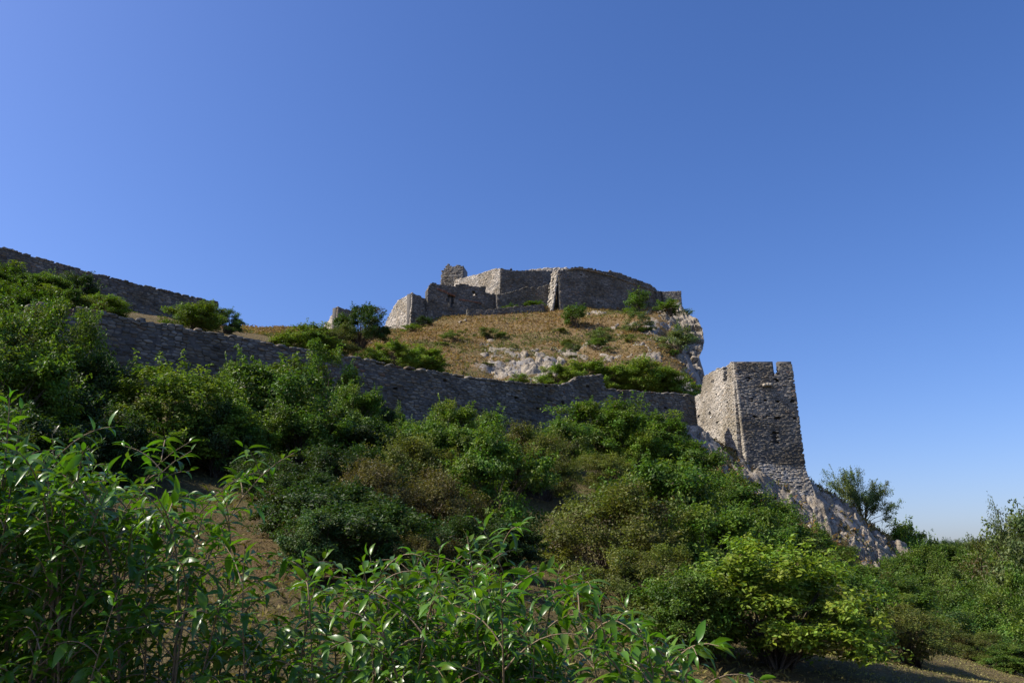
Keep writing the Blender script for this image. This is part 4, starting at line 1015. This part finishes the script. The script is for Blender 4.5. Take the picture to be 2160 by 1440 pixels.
for lb, a in [('green shrub filling the gap between vine mound foot and thorn shrubs', (520, 880, 150, 1010, 'bush', 'mid')), ('dark shrub filling the gap under the slim saplings', (760, 880, 190, 1010, 'bush', 'dark')), ('green shrub filling the gap below the tiny light sapling', (850, 885, 130, 1000, 'bush', 'mid')),
              ('mid green shrub just right of the tiny sapling', (900, 880, 130, 1030, 'bush', 'mid')), ('green shrub behind the upright young tree', (1000, 900, 160, 1040, 'bush', 'mid')), ('olive shrub between young tree and the pale feathery shrub', (1150, 945, 150, 1050, 'fine', 'olive')),
              ('green shrub below the raised wall step beside the fresh clump', (1190, 880, 130, 990, 'bush', 'mid')), ('bright green shrub below the join of wall and tower', (1330, 900, 140, 1010, 'bush', 'bright')), ('green shrub beneath the tower rock', (1440, 930, 150, 1040, 'bush', 'mid')),
              ('olive shrub between the tall dense shrub and the thorn shrub', (1340, 1000, 170, 1130, 'fine', 'olive')), ('green shrub between the two dense shrubs below the tower', (1460, 990, 170, 1150, 'bush', 'mid')), ('light green shrub right below the spur rock', (1590, 1066, 150, 1200, 'bush', 'mid')),
              ('green shrub above the yellow green bush', (1560, 1080, 200, 1270, 'bush', 'mid')), ('dark shrub deep in the middle of the thicket', (720, 1010, 220, 1180, 'bush', 'dark')),
              ('dark shrub between ivy covered shrub and thorn shrubs', (640, 1000, 170, 1140, 'bush', 'dark')), ('dark green shrub under the left trees', (180, 880, 200, 1020, 'bush', 'dark')), ('shaded shrub left of the bare brown slope', (250, 930, 130, 1030, 'bush', 'dark')), ('green shrub behind the large mid green thicket', (550, 790, 150, 930, 'bush', 'mid')), ('green shrub in front of the dark climbing shrub', (740, 820, 130, 960, 'bush', 'mid'))]:
    plant('shrub', lb, *a)
# right side
plant('airy_tree', 'wind blown airy tree on the skyline beside the rock spur', 1808, 992, 122, 87, 'airy', 'grey', var=1)
plant('shrub', 'bushy green shrub on the skyline right of the rock spur', 1893, 1094, 150, 89, 'bush', 'bright', var=2)
plant('shrub', 'small green shrub trailing off the skyline beyond the spur', 1950, 1124, 90, 90, 'bush', 'mid', var=2)
plant('shrub', 'reddish olive bush on the mown grass with bare lower twigs', 1905, 1265, 200, 1395, 'fine', 'olive', var=1)
plant('shrub', 'small olive bush further along the mown grass', 2040, 1330, 120, 27, 'fine', 'olive', var=0)
plant('shrub', 'green bush at the low edge of the mown grass', 2125, 1358, 110, 25, 'bush', 'mid', var=0)
for lb, gp_, lst in [('green leafy tree in the wood below the rock spur', 'leafy trees of the wood below the spur', [(1810, 1180, 190, 44), (1870, 1205, 170, 40), (1960, 1215, 180, 50), (2080, 1270, 180, 42), (2150, 1230, 190, 45), (2210, 1290, 200, 40), (2300, 1260, 240, 45), (1985, 1138, 120, 78), (2090, 1150, 150, 70), (1940, 1150, 130, 72), (2020, 1185, 130, 60), (2120, 1205, 150, 52)]),
                     ('grey green tree in the wood below the rock spur', 'grey green trees of the wood below the spur', [(2045, 1142, 130, 84), (2050, 1195, 150, 60), (2010, 1160, 120, 88), (1995, 1225, 140, 52)]),
                     ('olive green tree at the far side of the wood', 'olive trees of the wood', [(2112, 1122, 130, 74), (2240, 1150, 260, 60), (2180, 1165, 170, 66)])]:
    for a in lst: plant('wood_tree', lb, *a, 'tree', 'mid' if 'leafy' in lb else ('grey' if 'grey' in lb else 'olive'), group=gp_)
for lb, a in [('green shrub at the lower edge of the wood behind the mown grass', (2015, 1250, 170, 44, 'bush', 'mid')), ('bluish green shrub behind the small olive bush on the grass', (2000, 1290, 150, 36, 'bush', 'blue')), ('green shrub behind the low edge of the mown grass', (2140, 1300, 160, 35, 'bush', 'mid')), ('shrub filling the corner under the skyline shrub', (1910, 1170, 120, 74, 'bush', 'mid')), ('dense green shrub behind the reddish olive bush', (1880, 1250, 170, 33, 'bush', 'mid')), ('mid green shrub between the olive bushes on the grass', (1970, 1300, 130, 31, 'bush', 'mid')), ('green shrub on the far edge of the mown grass', (2080, 1335, 140, 31, 'bush', 'mid'))]: plant('shrub', lb, *a)
plant('tall_tree', 'tall pale green tree at the right edge above the wood', 2165, 1085, 260, 56, 'tree', 'grey', var=0)
plant('airy_tree', 'thin airy tree top rising above the tall pale tree', 2150, 1078, 120, 58, 'airy', 'grey', var=0)
for k in range(34):                           # distant wood on the plain
    u = 1900 + k * 9 + prg.uniform(-5, 5); plant('distant_tree', 'far dark tree in the row on the horizon', u, 1143 + 7 * math.sin(k * 1.7) + prg.uniform(-5, 5) + (6 if u < 2000 else 0), 46 * prg.uniform(.8, 1.3), prg.uniform(300, 360), 'tree', 'dark', group='distant trees on the horizon')
# behind the curtain wall
plant('shrub', 'bright green shrub on the saddle left of the dark shrub', 655, 686, 120, 752, 'bush', 'bright', var=0, y0=70)
plant('shrub', 'bright leafy shrub peeping over the curtain wall on the saddle', 615, 704, 90, 745, 'small', 'bright', y0=68)
plant('shrub', 'dry olive shrub between bright shrub and the dark feathery one', 715, 690, 100, 760, 'fine', 'olive', var=0, y0=74)
plant('shrub', 'big dark feathery shrub in front of the small bastion', 762, 646, 118, 742, 'upright', 'dark', var=0, y0=85)
for lb, a in [('bright green low shrub below the dark feathery shrub', (830, 726, 100, 785, 'bush', 'bright')), ('bright green low shrub left of the dry rocky slope', (888, 734, 90, 790, 'bush', 'bright')), ('small bright shrub peeping over the wall under the dark feathery shrub', (785, 733, 70, 775, 'small', 'bright')), ('tiny bright shrub at the left foot of the rocky slope', (915, 752, 70, 795, 'small', 'bright'))]: plant('shrub', lb, *a, y0=78)
for lb, a in [('sunlit shrub behind the lowest dip of the curtain wall', (1175, 774, 90, 825, 'bush', 'bright')), ('sunlit shrub behind the raised step of the curtain wall', (1228, 766, 110, 830, 'bush', 'bright')), ('sunlit shrub just past the raised step of the wall', (1282, 774, 95, 838, 'bush', 'bright')), ('tiny sunlit shrub below the white outcrop', (1100, 788, 60, 815, 'small', 'bright')),
              ('tallest sunlit shrub at the foot of the rocky hill', (1350, 760, 115, 842, 'bush', 'bright')), ('sunlit shrub between tallest shrub and the cliff foot', (1395, 774, 105, 842, 'bush', 'bright')), ('small sunlit shrub at the cliff foot beside the square tower', (1432, 792, 80, 842, 'small', 'bright')), ('olive shrub among the sunlit shrubs at the hill foot', (1318, 780, 80, 838, 'small', 'olive'))]: plant('shrub', lb, *a, y0=88)
plant('shrub', 'round dark shrub below the left part of the citadel wall', 1212, 642, 58, 690, 'small', 'mid', var=0, y0=95)
plant('shrub', 'tall shrub growing against the citadel wall', 1345, 612, 62, 664, 'small', 'mid', var=1, y0=95)
plant('shrub', 'grey green shrub right below the one against the citadel wall', 1345, 654, 60, 702, 'small', 'grey', var=2, y0=95)
plant('shrub', 'shrub at the foot of the small pale turret', 1412, 634, 66, 668, 'small', 'mid', var=0, y0=95)
plant('shrub', 'shrub clinging to the cliff edge below the turret', 1430, 686, 70, 745, 'small', 'grey', var=1, y0=95)
plant('shrub', 'grey green shrub on the slope right of the round dark shrub', 1272, 690, 62, 722, 'small', 'grey', var=2, y0=95)
for lb, a in [('low grey green cushion shrub below the ruined wall window', (962, 697, 58, 722, 'small', 'grey')), ('low grey green cushion shrub below the grassy ledge', (1030, 690, 48, 714, 'small', 'grey')), ('low cushion shrub amid the scattered white rocks', (1262, 712, 42, 736, 'small', 'mid')), ('dark tuft of green on the grassy ledge', (1080, 642, 34, 656, 'small', 'mid')), ('green tuft at the ledge end by the crumbling wall end', (1125, 636, 44, 652, 'small', 'mid'))]: plant('shrub', lb, *a, y0=95)
for k in range(22):
    u, v = prg.uniform(880, 1440), prg.uniform(690, 790); plant('scrub', 'tiny green scrub tuft dotted on the dry castle hill', u, v - prg.uniform(7, 15), prg.uniform(14, 34), v, 'small', ('grey', 'mid', 'olive')[k % 3], group='scrub tufts on the castle hill', y0=92, minh=.25)
plant('shrub', 'small dark shrub under the shaded face of the tall bastion', 893, 666, 36, 692, 'small', 'dark', var=0, y0=95)
plant('shrub', 'low shrub at the corner of the tall bastion', 872, 684, 46, 700, 'small', 'bright', var=2, y0=95)
plant('shrub', 'small tuft growing from the tower base rock', 1527, 897, 14, 914, 'small', 'olive', var=1, y0=70)

# ---------------------------------------------------------------- grass
M_GRASS = mat_leaf('grass_blade', 0.25, 0.7, 0.15)
def grass(name, pts, ln, wd, seed, tone, tuft=1, lean=0.35):
    rg = np.random.default_rng(seed); n = len(pts); pts = np.repeat(pts, tuft, axis=0); n = len(pts)
    pts = pts + np.concatenate([rg.normal(0, ln * .25, (n, 2)), np.zeros((n, 1))], 1) * (tuft > 1)
    d = rg.normal(0, lean, (n, 3)); d[:, 2] = 1; d /= np.linalg.norm(d, axis=1)[:, None]
    th = rg.uniform(0, 6.28, n); sd_ = np.stack([np.cos(th), np.sin(th), np.zeros(n)], 1) * wd * rg.uniform(.6, 1.3, (n, 1))
    L = ln * rg.uniform(.4, 1.3, (n, 1)); bend = rg.normal(0, .35, (n, 3)) * L; bend[:, 2] = -np.abs(bend[:, 2]) * .6
    v = np.stack([pts - sd_, pts + sd_, pts + d * L * .55 + sd_ * .7, pts + d * L + bend], 1).reshape(-1, 3)
    i = np.arange(n) * 4; f = np.concatenate([np.stack([i, i + 1, i + 2], 1), np.stack([i, i + 2, i + 3], 1)])
    pn = fbm(np.stack([pts[:, 0] * .5, pts[:, 1] * .5, np.zeros(n)], 1), 3, seed)
    lv = np.stack([rg.uniform(0, 1, n), np.clip(.5 + pn * .4 + rg.normal(0, .22, n), 0, 1), np.clip(.35 + pn * 1.2 + rg.normal(0, .3, n), 0, .9) * .6, np.ones(n)], 1)
    o = ob(name, mesh_np(name, v, f, M_GRASS, {'lv': np.repeat(lv, 4, axis=0)}), None, 'stuff'); o.color = (*tone, 1); return o
gr = np.random.default_rng(99)
yy_ = np.concatenate([6 + 34 * gr.uniform(0, 1, 60000) ** 1.5, gr.uniform(10, 26, 40000)]); xx_ = np.concatenate([gr.uniform(-.62, .74, 60000) * (yy_[:60000] + 3), gr.uniform(5, 17, 40000)])
gp0 = np.stack([xx_, yy_, T(xx_, yy_, True) - .01], 1); k = (xx_ > 4.5) & (yy_ < 27)
for nm, kk, ln_, wd_, tone, lb in (('slope_grass', ~k, .12, .0045, (0.205, 0.170, 0.058), 'short dry grass on the slope between the shrubs'), ('mown_grass', k, .055, .0045, (0.31, 0.285, 0.10), 'mown golden green grass beside the yellow green bush')):
    o = grass(nm, gp0[kk], ln_, wd_, 1, tone, 1, .7); o['label'] = lb; o['category'] = 'grass'
yy_ = np.concatenate([gr.uniform(92, 146, 30000), gr.uniform(70, 84, 2600)]); xx_ = np.concatenate([gr.uniform(-40, 34, 30000), gr.uniform(17, 40, 2600)])
k = (rockmask(xx_, yy_) < .42) & ((side(xx_, yy_) < -2) | (yy_ < 85)); xx_, yy_ = xx_[k], yy_[k]
gp = np.stack([xx_, yy_, T(xx_, yy_) - .02], 1); pn_ = fbm(np.stack([xx_ * .16, yy_ * .16, np.zeros_like(xx_)], 1), 4, 55) + gr.normal(0, .12, len(xx_))
xs_ = gr.uniform(18, 41, 1500); ys_ = gr.uniform(71, 84, 1500); gp = np.vstack([gp, np.stack([xs_, ys_, T(xs_, ys_, False) + gr.uniform(-.1, .35, 1500)], 1)]); pn_ = np.concatenate([pn_, gr.normal(0, .2, 1500)])
for nm, kk, tone, lb, sd2 in (('golden_grass', pn_ > -.10, (0.33, 0.212, 0.078), 'dry golden grass tufts on the castle hill', 2), ('olive_grass', pn_ <= -.10, (0.165, 0.175, 0.052), 'olive green grass tufts on the castle hill', 3)):
    o = grass(nm, gp[kk], .42, .035, sd2, tone, 3, .6); o['label'] = lb; o['category'] = 'grass'

# ---------------------------------------------------------------- leafy shrubs right in front of the camera
def bigleaf(seed, n=5):
    """one lance-shaped leaf, unit length along +X, upper side +Z, folded along the midrib and drooping"""
    rg = np.random.default_rng(seed); w = rg.uniform(.14, .19); dr = rg.uniform(.2, .75); fo = rg.uniform(.15, .5); tw = rg.normal(0, .25); V = []
    for k in range(n + 1):
        t = k / n; hw = w * (math.sin(math.pi * min(1, t * .98 + .02) ** .8) ** .9) * (1 - .25 * t) if 0 < k < n else 0.004
        c = np.array([t * (1 - .12 * dr * t), 0, .10 * math.sin(t * 2.2) - dr * t * t * .55]); a = tw * t
        for sgn in (-1, 0, 1):
            y = sgn * hw; z = abs(sgn) * hw * fo + rg.normal(0, .006) * abs(sgn)
            V.append(c + np.array([0, y * math.cos(a) - z * math.sin(a), y * math.sin(a) + z * math.cos(a)]))
    Fc = []
    for k in range(n):
        for j in (0, 1): b = k * 3 + j; Fc.append([b, b + 3, b + 4, b + 1])
    return np.array(V), Fc
BL = [bigleaf(400 + k) for k in range(12)]
BLM = []
for k, (v, f) in enumerate(BL):
    g_ = np.random.default_rng(k); BLM.append(mesh_np('leaf', v, f, M_BIGLEAF, {'lv': np.tile((g_.uniform(.2, .9), g_.uniform(.2, .85), 0, 1), (len(v), 1))}, smooth=True))
ENV = np.array([(-200, 830), (0, 845), (40, 850), (90, 900), (160, 935), (250, 985), (330, 1010), (380, 1080), (450, 1060), (500, 1130), (560, 1170), (650, 1165), (760, 1175), (850, 1170), (930, 1125), (1000, 1100), (1060, 1160), (1150, 1205), (1250, 1215), (1350, 1290), (1430, 1370), (1500, 1440), (1600, 1500)])
EXTRA = [(20, 838, 3.1), (45, 862, 3.3), (110, 915, 3.2), (190, 945, 3.3), (400, 932, 3.5), (405, 950, 3.4), (620, 955, 3.9), (520, 1000, 3.8), (470, 1045, 3.3), (430, 1075, 3.2), (1000, 1090, 3.4), (985, 1130, 3.4), (930, 1150, 3.3), (1040, 1190, 3.3), (780, 1170, 3.3), (840, 1190, 3.2), (1230, 1205, 3.6), (1310, 1270, 3.5), (1180, 1200, 3.5), (690, 1165, 3.4), (640, 1175, 3.6), (300, 1020, 3.3)]
fr = np.random.default_rng(2024)
bases = [(-230, 80), (80, 260), (260, 480), (480, 740), (740, 980), (980, 1240), (1240, 1450)]
slabel = ['tall glossy leaved shrub cut by the left frame edge', 'dense glossy leaved shrub beside the tallest one', 'glossy leaved shrub with long arching shoots over the bare slope', 'sparse glossy leaved shrub with shoots before the bare slope', 'bushy glossy leaved shrub below the dark thicket',
          'glossy leaved shrub with one tall pyramid shoot', 'low glossy leaved shrub tailing off before the olive bushes']
tips = [[] for _ in bases]
for u, v, Y in EXTRA:
    for k, (a, b) in enumerate(bases):
        if a <= u < b: tips[k].append((u, v, Y))
for k, (a, b) in enumerate(bases):
    n = int((31, 30, 17, 17, 20, 18, 12)[k] * (b - a) / 270)
    for _ in range(n):
        u = fr.uniform(a, b); e = np.interp(u, ENV[:, 0], ENV[:, 1]); v = e + 10 + abs(fr.normal(0, 1)) * (150 if u < 350 else 110)
        if 300 < u < 660 and v < 1400 and fr.random() < .72: continue
        if v > 1500: v = fr.uniform(1330, 1480)
        tips[k].append((u, v, fr.uniform(2.7, 4.2)))
def frame(d, up):
    x = d / np.linalg.norm(d); y = np.cross(up, x); y /= np.linalg.norm(y) + 1e-9; return np.stack([x, y, np.cross(x, y)], 1)
def bez(a, m, b, n): return np.array([(1 - q) ** 2 * a + 2 * q * (1 - q) * m + q * q * b for q in np.linspace(0, 1, n)])
def arclen(cv): return np.concatenate([[0], np.cumsum(np.linalg.norm(np.diff(cv, axis=0), axis=1))])
def leafy(cv, reach, LV, size=1.0):
    """opposite leaves along the last part of a shoot, small and upright at the tip, drooping further back"""
    sl = arclen(cv); Ls = sl[-1]; pos = Ls; ph = fr.uniform(0, 3.14)
    while pos > max(Ls - reach, .02):
        q = np.array([np.interp(pos, sl, cv[:, j]) for j in range(3)]); q2 = np.array([np.interp(pos - .03, sl, cv[:, j]) for j in range(3)]); ax = q - q2; ax /= np.linalg.norm(ax) + 1e-9
        e1 = np.cross(ax, [.2, .1, 1]); e1 /= np.linalg.norm(e1) + 1e-9; e2 = np.cross(ax, e1); tipf = (Ls - pos) / reach
        for sg in (0, math.pi):
            if fr.random() < .10: continue
            th = ph + sg + fr.normal(0, .3); o_ = (math.cos(th) * e1 + math.sin(th) * e2) * np.array([1, 1, .5]); g = min(1, tipf * 3)
            d = o_ * (.55 + .5 * g) + ax * (.65 - .45 * g) + np.array([0, 0, .12 - .42 * g]) + fr.normal(0, .16, 3)
            upv = np.array([0, 0, 1.0]) + ax * .2 + fr.normal(0, .38, 3)
            LV.append((q + o_ * .005, frame(d, upv), (.042 + .046 * min(1, tipf * 4 + .2)) * size * fr.uniform(.65, 1.25)))
        ph += 1.57 + fr.normal(0, .25); pos -= fr.uniform(.022, .042) * (1 + tipf * .4)
for k, (a, b) in enumerate(bases):
    c = P((a + b) / 2, 1500, 3.6); zb = Th(c[0], c[1]); root = thing('leafy_shrub', slabel[k], 'shrub', (c[0], c[1], zb), 'glossy leaved shrubs along the path')
    stems = []; LV = []
    for (u, v, Y) in tips[k]:
        t = P(u, v, Y)
        st = np.array([c[0] + (t[0] - c[0]) * .35 + fr.normal(0, .12), c[1] + (t[1] - c[1]) * .3 + fr.normal(0, .12), 0]); st[2] = Th(st[0], st[1]) - .03
        m = st + (t - st) * np.array([.3, .3, fr.uniform(.62, .9)]) + fr.normal(0, .10, 3) * np.array([1, 1, 0])
        if (u, v, Y) in ((400, 932, 3.5), (405, 950, 3.4), (620, 955, 3.9), (520, 1000, 3.8)):       # long arching shoots leave towards the right
            st = P(u - 330, 1500, Y); st[2] = Th(st[0], st[1]) - .03; m = P(u - 240, v + 110, Y)
        cv = bez(st, m, t, 14); stems.append(tube(cv, np.linspace(.0085, .0016, 14) * fr.uniform(.7, 1.1), 5)); leafy(cv, fr.uniform(.35, .6), LV)
        sl = arclen(cv); Ls = sl[-1]; az = fr.uniform(0, 6.28)
        for h_ in np.arange(.36, .95, fr.uniform(.045, .065)):
            if fr.random() < .12: continue
            q = np.array([np.interp(h_ * Ls, sl, cv[:, j]) for j in range(3)]); az += 2.4 + fr.normal(0, .4); L_ = fr.uniform(.18, .42) * (1.15 - .5 * h_)
            o_ = np.array([math.cos(az), math.sin(az), 0]); e_ = q + o_ * L_ + np.array([0, 0, L_ * fr.uniform(.15, .65)]); m_ = q + o_ * L_ * .45 + np.array([0, 0, L_ * .55])
            c2 = bez(q, m_, e_, 7); stems.append(tube(c2, np.linspace(.0035, .0011, 7), 4)); leafy(c2, L_ * .9, LV, fr.uniform(.85, 1.15))
    if stems:
        v, f = merge(stems); ob('stem', mesh_np('stem', local(root, v), f, M_TWIG, smooth=True), root)
    def score(a_):
        q = a_[0]; dc = q[1] * cp + (q[2] - 1.7) * sp; uu = 1080 + F * q[0] / dc; vv = 720 - F * (-q[1] * sp + (q[2] - 1.7) * cp) / dc
        return (a_[2] / dc) * (1 if -20 < uu < 2180 and vv < 1450 else .05)
    LV.sort(key=score, reverse=True)
    for q, fm, ln in LV[:300]:
        o = ob('leaf', BLM[fr.integers(12)], root); mt = np.eye(4); mt[:3, :3] = fm * ln; mt[:3, 3] = q - np.array(root.location); o.matrix_local = Matrix(mt.tolist())
    VV = []; FF = []; AA = []; nb = 0
    for q, fm, ln in LV[300:]:
        v, f = BL[fr.integers(12)]; w_ = v * ln @ fm.T + q; VV.append(w_); FF += [[nb + i for i in g] for g in f]; nb += len(v); AA.append(np.tile((fr.uniform(.2, .95), fr.uniform(.15, .9), .7 * (fr.random() < .02), 1), (len(v), 1)))
    if VV: ob('foliage', mesh_np('foliage', local(root, np.vstack(VV)), FF, M_BIGLEAF, {'lv': np.vstack(AA)}, smooth=True), root, 'stuff')

# ---------------------------------------------------------------- small things on the skyline
pb = P(631, 698.5, 116); pb[2] = Th(pb[0], pb[1]); t = P(636, 680, 116); post = thing('post', 'thin leaning metal post on the grassy saddle skyline', 'post', tuple(pb))
v, f = tube([[0, 0, -.2], (t - pb) * .5, t - pb], [.045, .04, .038], 8); ob('pole', mesh_np('pole', v, f, mat_simple('dark_metal', (.05, .05, .05), (.10, .10, .10), 9)), post)
v, f = tube([(t - pb) * .985, (t - pb) * 1.02], [.055, .03], 8); ob('cap', mesh_np('cap', v, f + [[8 + k for k in range(8)]], bpy.data.materials['dark_metal']), post)

# a visitor leaning on the inner wall, standing on the wall walk
hd = P(1078, 564.5, 140.6); fz = hd[2] - 1.62
walk_b = np.array([[hd[0] - 4, hd[1] - .2, fz - .35], [hd[0] + 5, hd[1] + 3.0, fz - .35], [hd[0] + 4.0, hd[1] + 5.0, fz - .35], [hd[0] - 5, hd[1] + 2.4, fz - .35]]); walk_t = walk_b.copy(); walk_t[:, 2] = fz
iw = bpy.data.objects['inner_wall']
ob('wall_walk', mesh_np('wall_walk', local(iw, np.vstack([walk_b, walk_t])), [[0, 1, 5, 4], [1, 2, 6, 5], [2, 3, 7, 6], [3, 0, 4, 7], [4, 5, 6, 7], [3, 2, 1, 0]], M_MORTAR), iw)
pr = thing('person', 'person in dark clothes leaning over the inner citadel wall', 'person', (hd[0], hd[1] + .35, fz))
J = [((0, 0, .92), .15), ((0, -.05, 1.12), .14), ((0, -.16, 1.34), .15), ((0, -.24, 1.44), .06), ((0, -.28, 1.54), .095), ((0, -.29, 1.62), .07),
     ((.19, -.18, 1.36), .06), ((.24, -.34, 1.14), .045), ((.12, -.52, 1.16), .035), ((.06, -.58, 1.17), .03), ((-.19, -.18, 1.36), .06), ((-.24, -.34, 1.14), .045), ((-.12, -.52, 1.16), .035), ((-.06, -.58, 1.17), .03),
     ((.10, 0, .88), .10), ((.11, -.02, .48), .065), ((.11, .03, .08), .045), ((.11, -.12, .04), .04), ((-.10, 0, .88), .10), ((-.11, -.02, .48), .065), ((-.11, .03, .08), .045), ((-.11, -.12, .04), .04)]
E = [(0, 1), (1, 2), (2, 3), (3, 4), (4, 5), (2, 6), (6, 7), (7, 8), (8, 9), (2, 10), (10, 11), (11, 12), (12, 13), (0, 14), (14, 15), (15, 16), (16, 17), (0, 18), (18, 19), (19, 20), (20, 21)]
me = bpy.data.meshes.new('body'); me.from_pydata([j[0] for j in J], E, []); bo = ob('body', me, pr)
m = bo.modifiers.new('skin', 'SKIN')
for k, (j, r_) in enumerate(J): me.skin_vertices[0].data[k].radius = (r_, r_)
me.skin_vertices[0].data[0].use_root = True
bo.modifiers.new('sub', 'SUBSURF').levels = 1
mt, n, out = newmat('dark_clothes'); tc = N(n, 'ShaderNodeTexCoord'); sx = N(n, 'ShaderNodeSeparateXYZ'); n.links.new(tc.outputs['Object'], sx.inputs[0])
col = ramp(n, mathn(n, 'MULTIPLY', sx.outputs[2], .5), [(.735, (.012, .013, .018)), (.75, (.30, .19, .13))]); principled(n, out, col, .8); me.materials.append(mt)
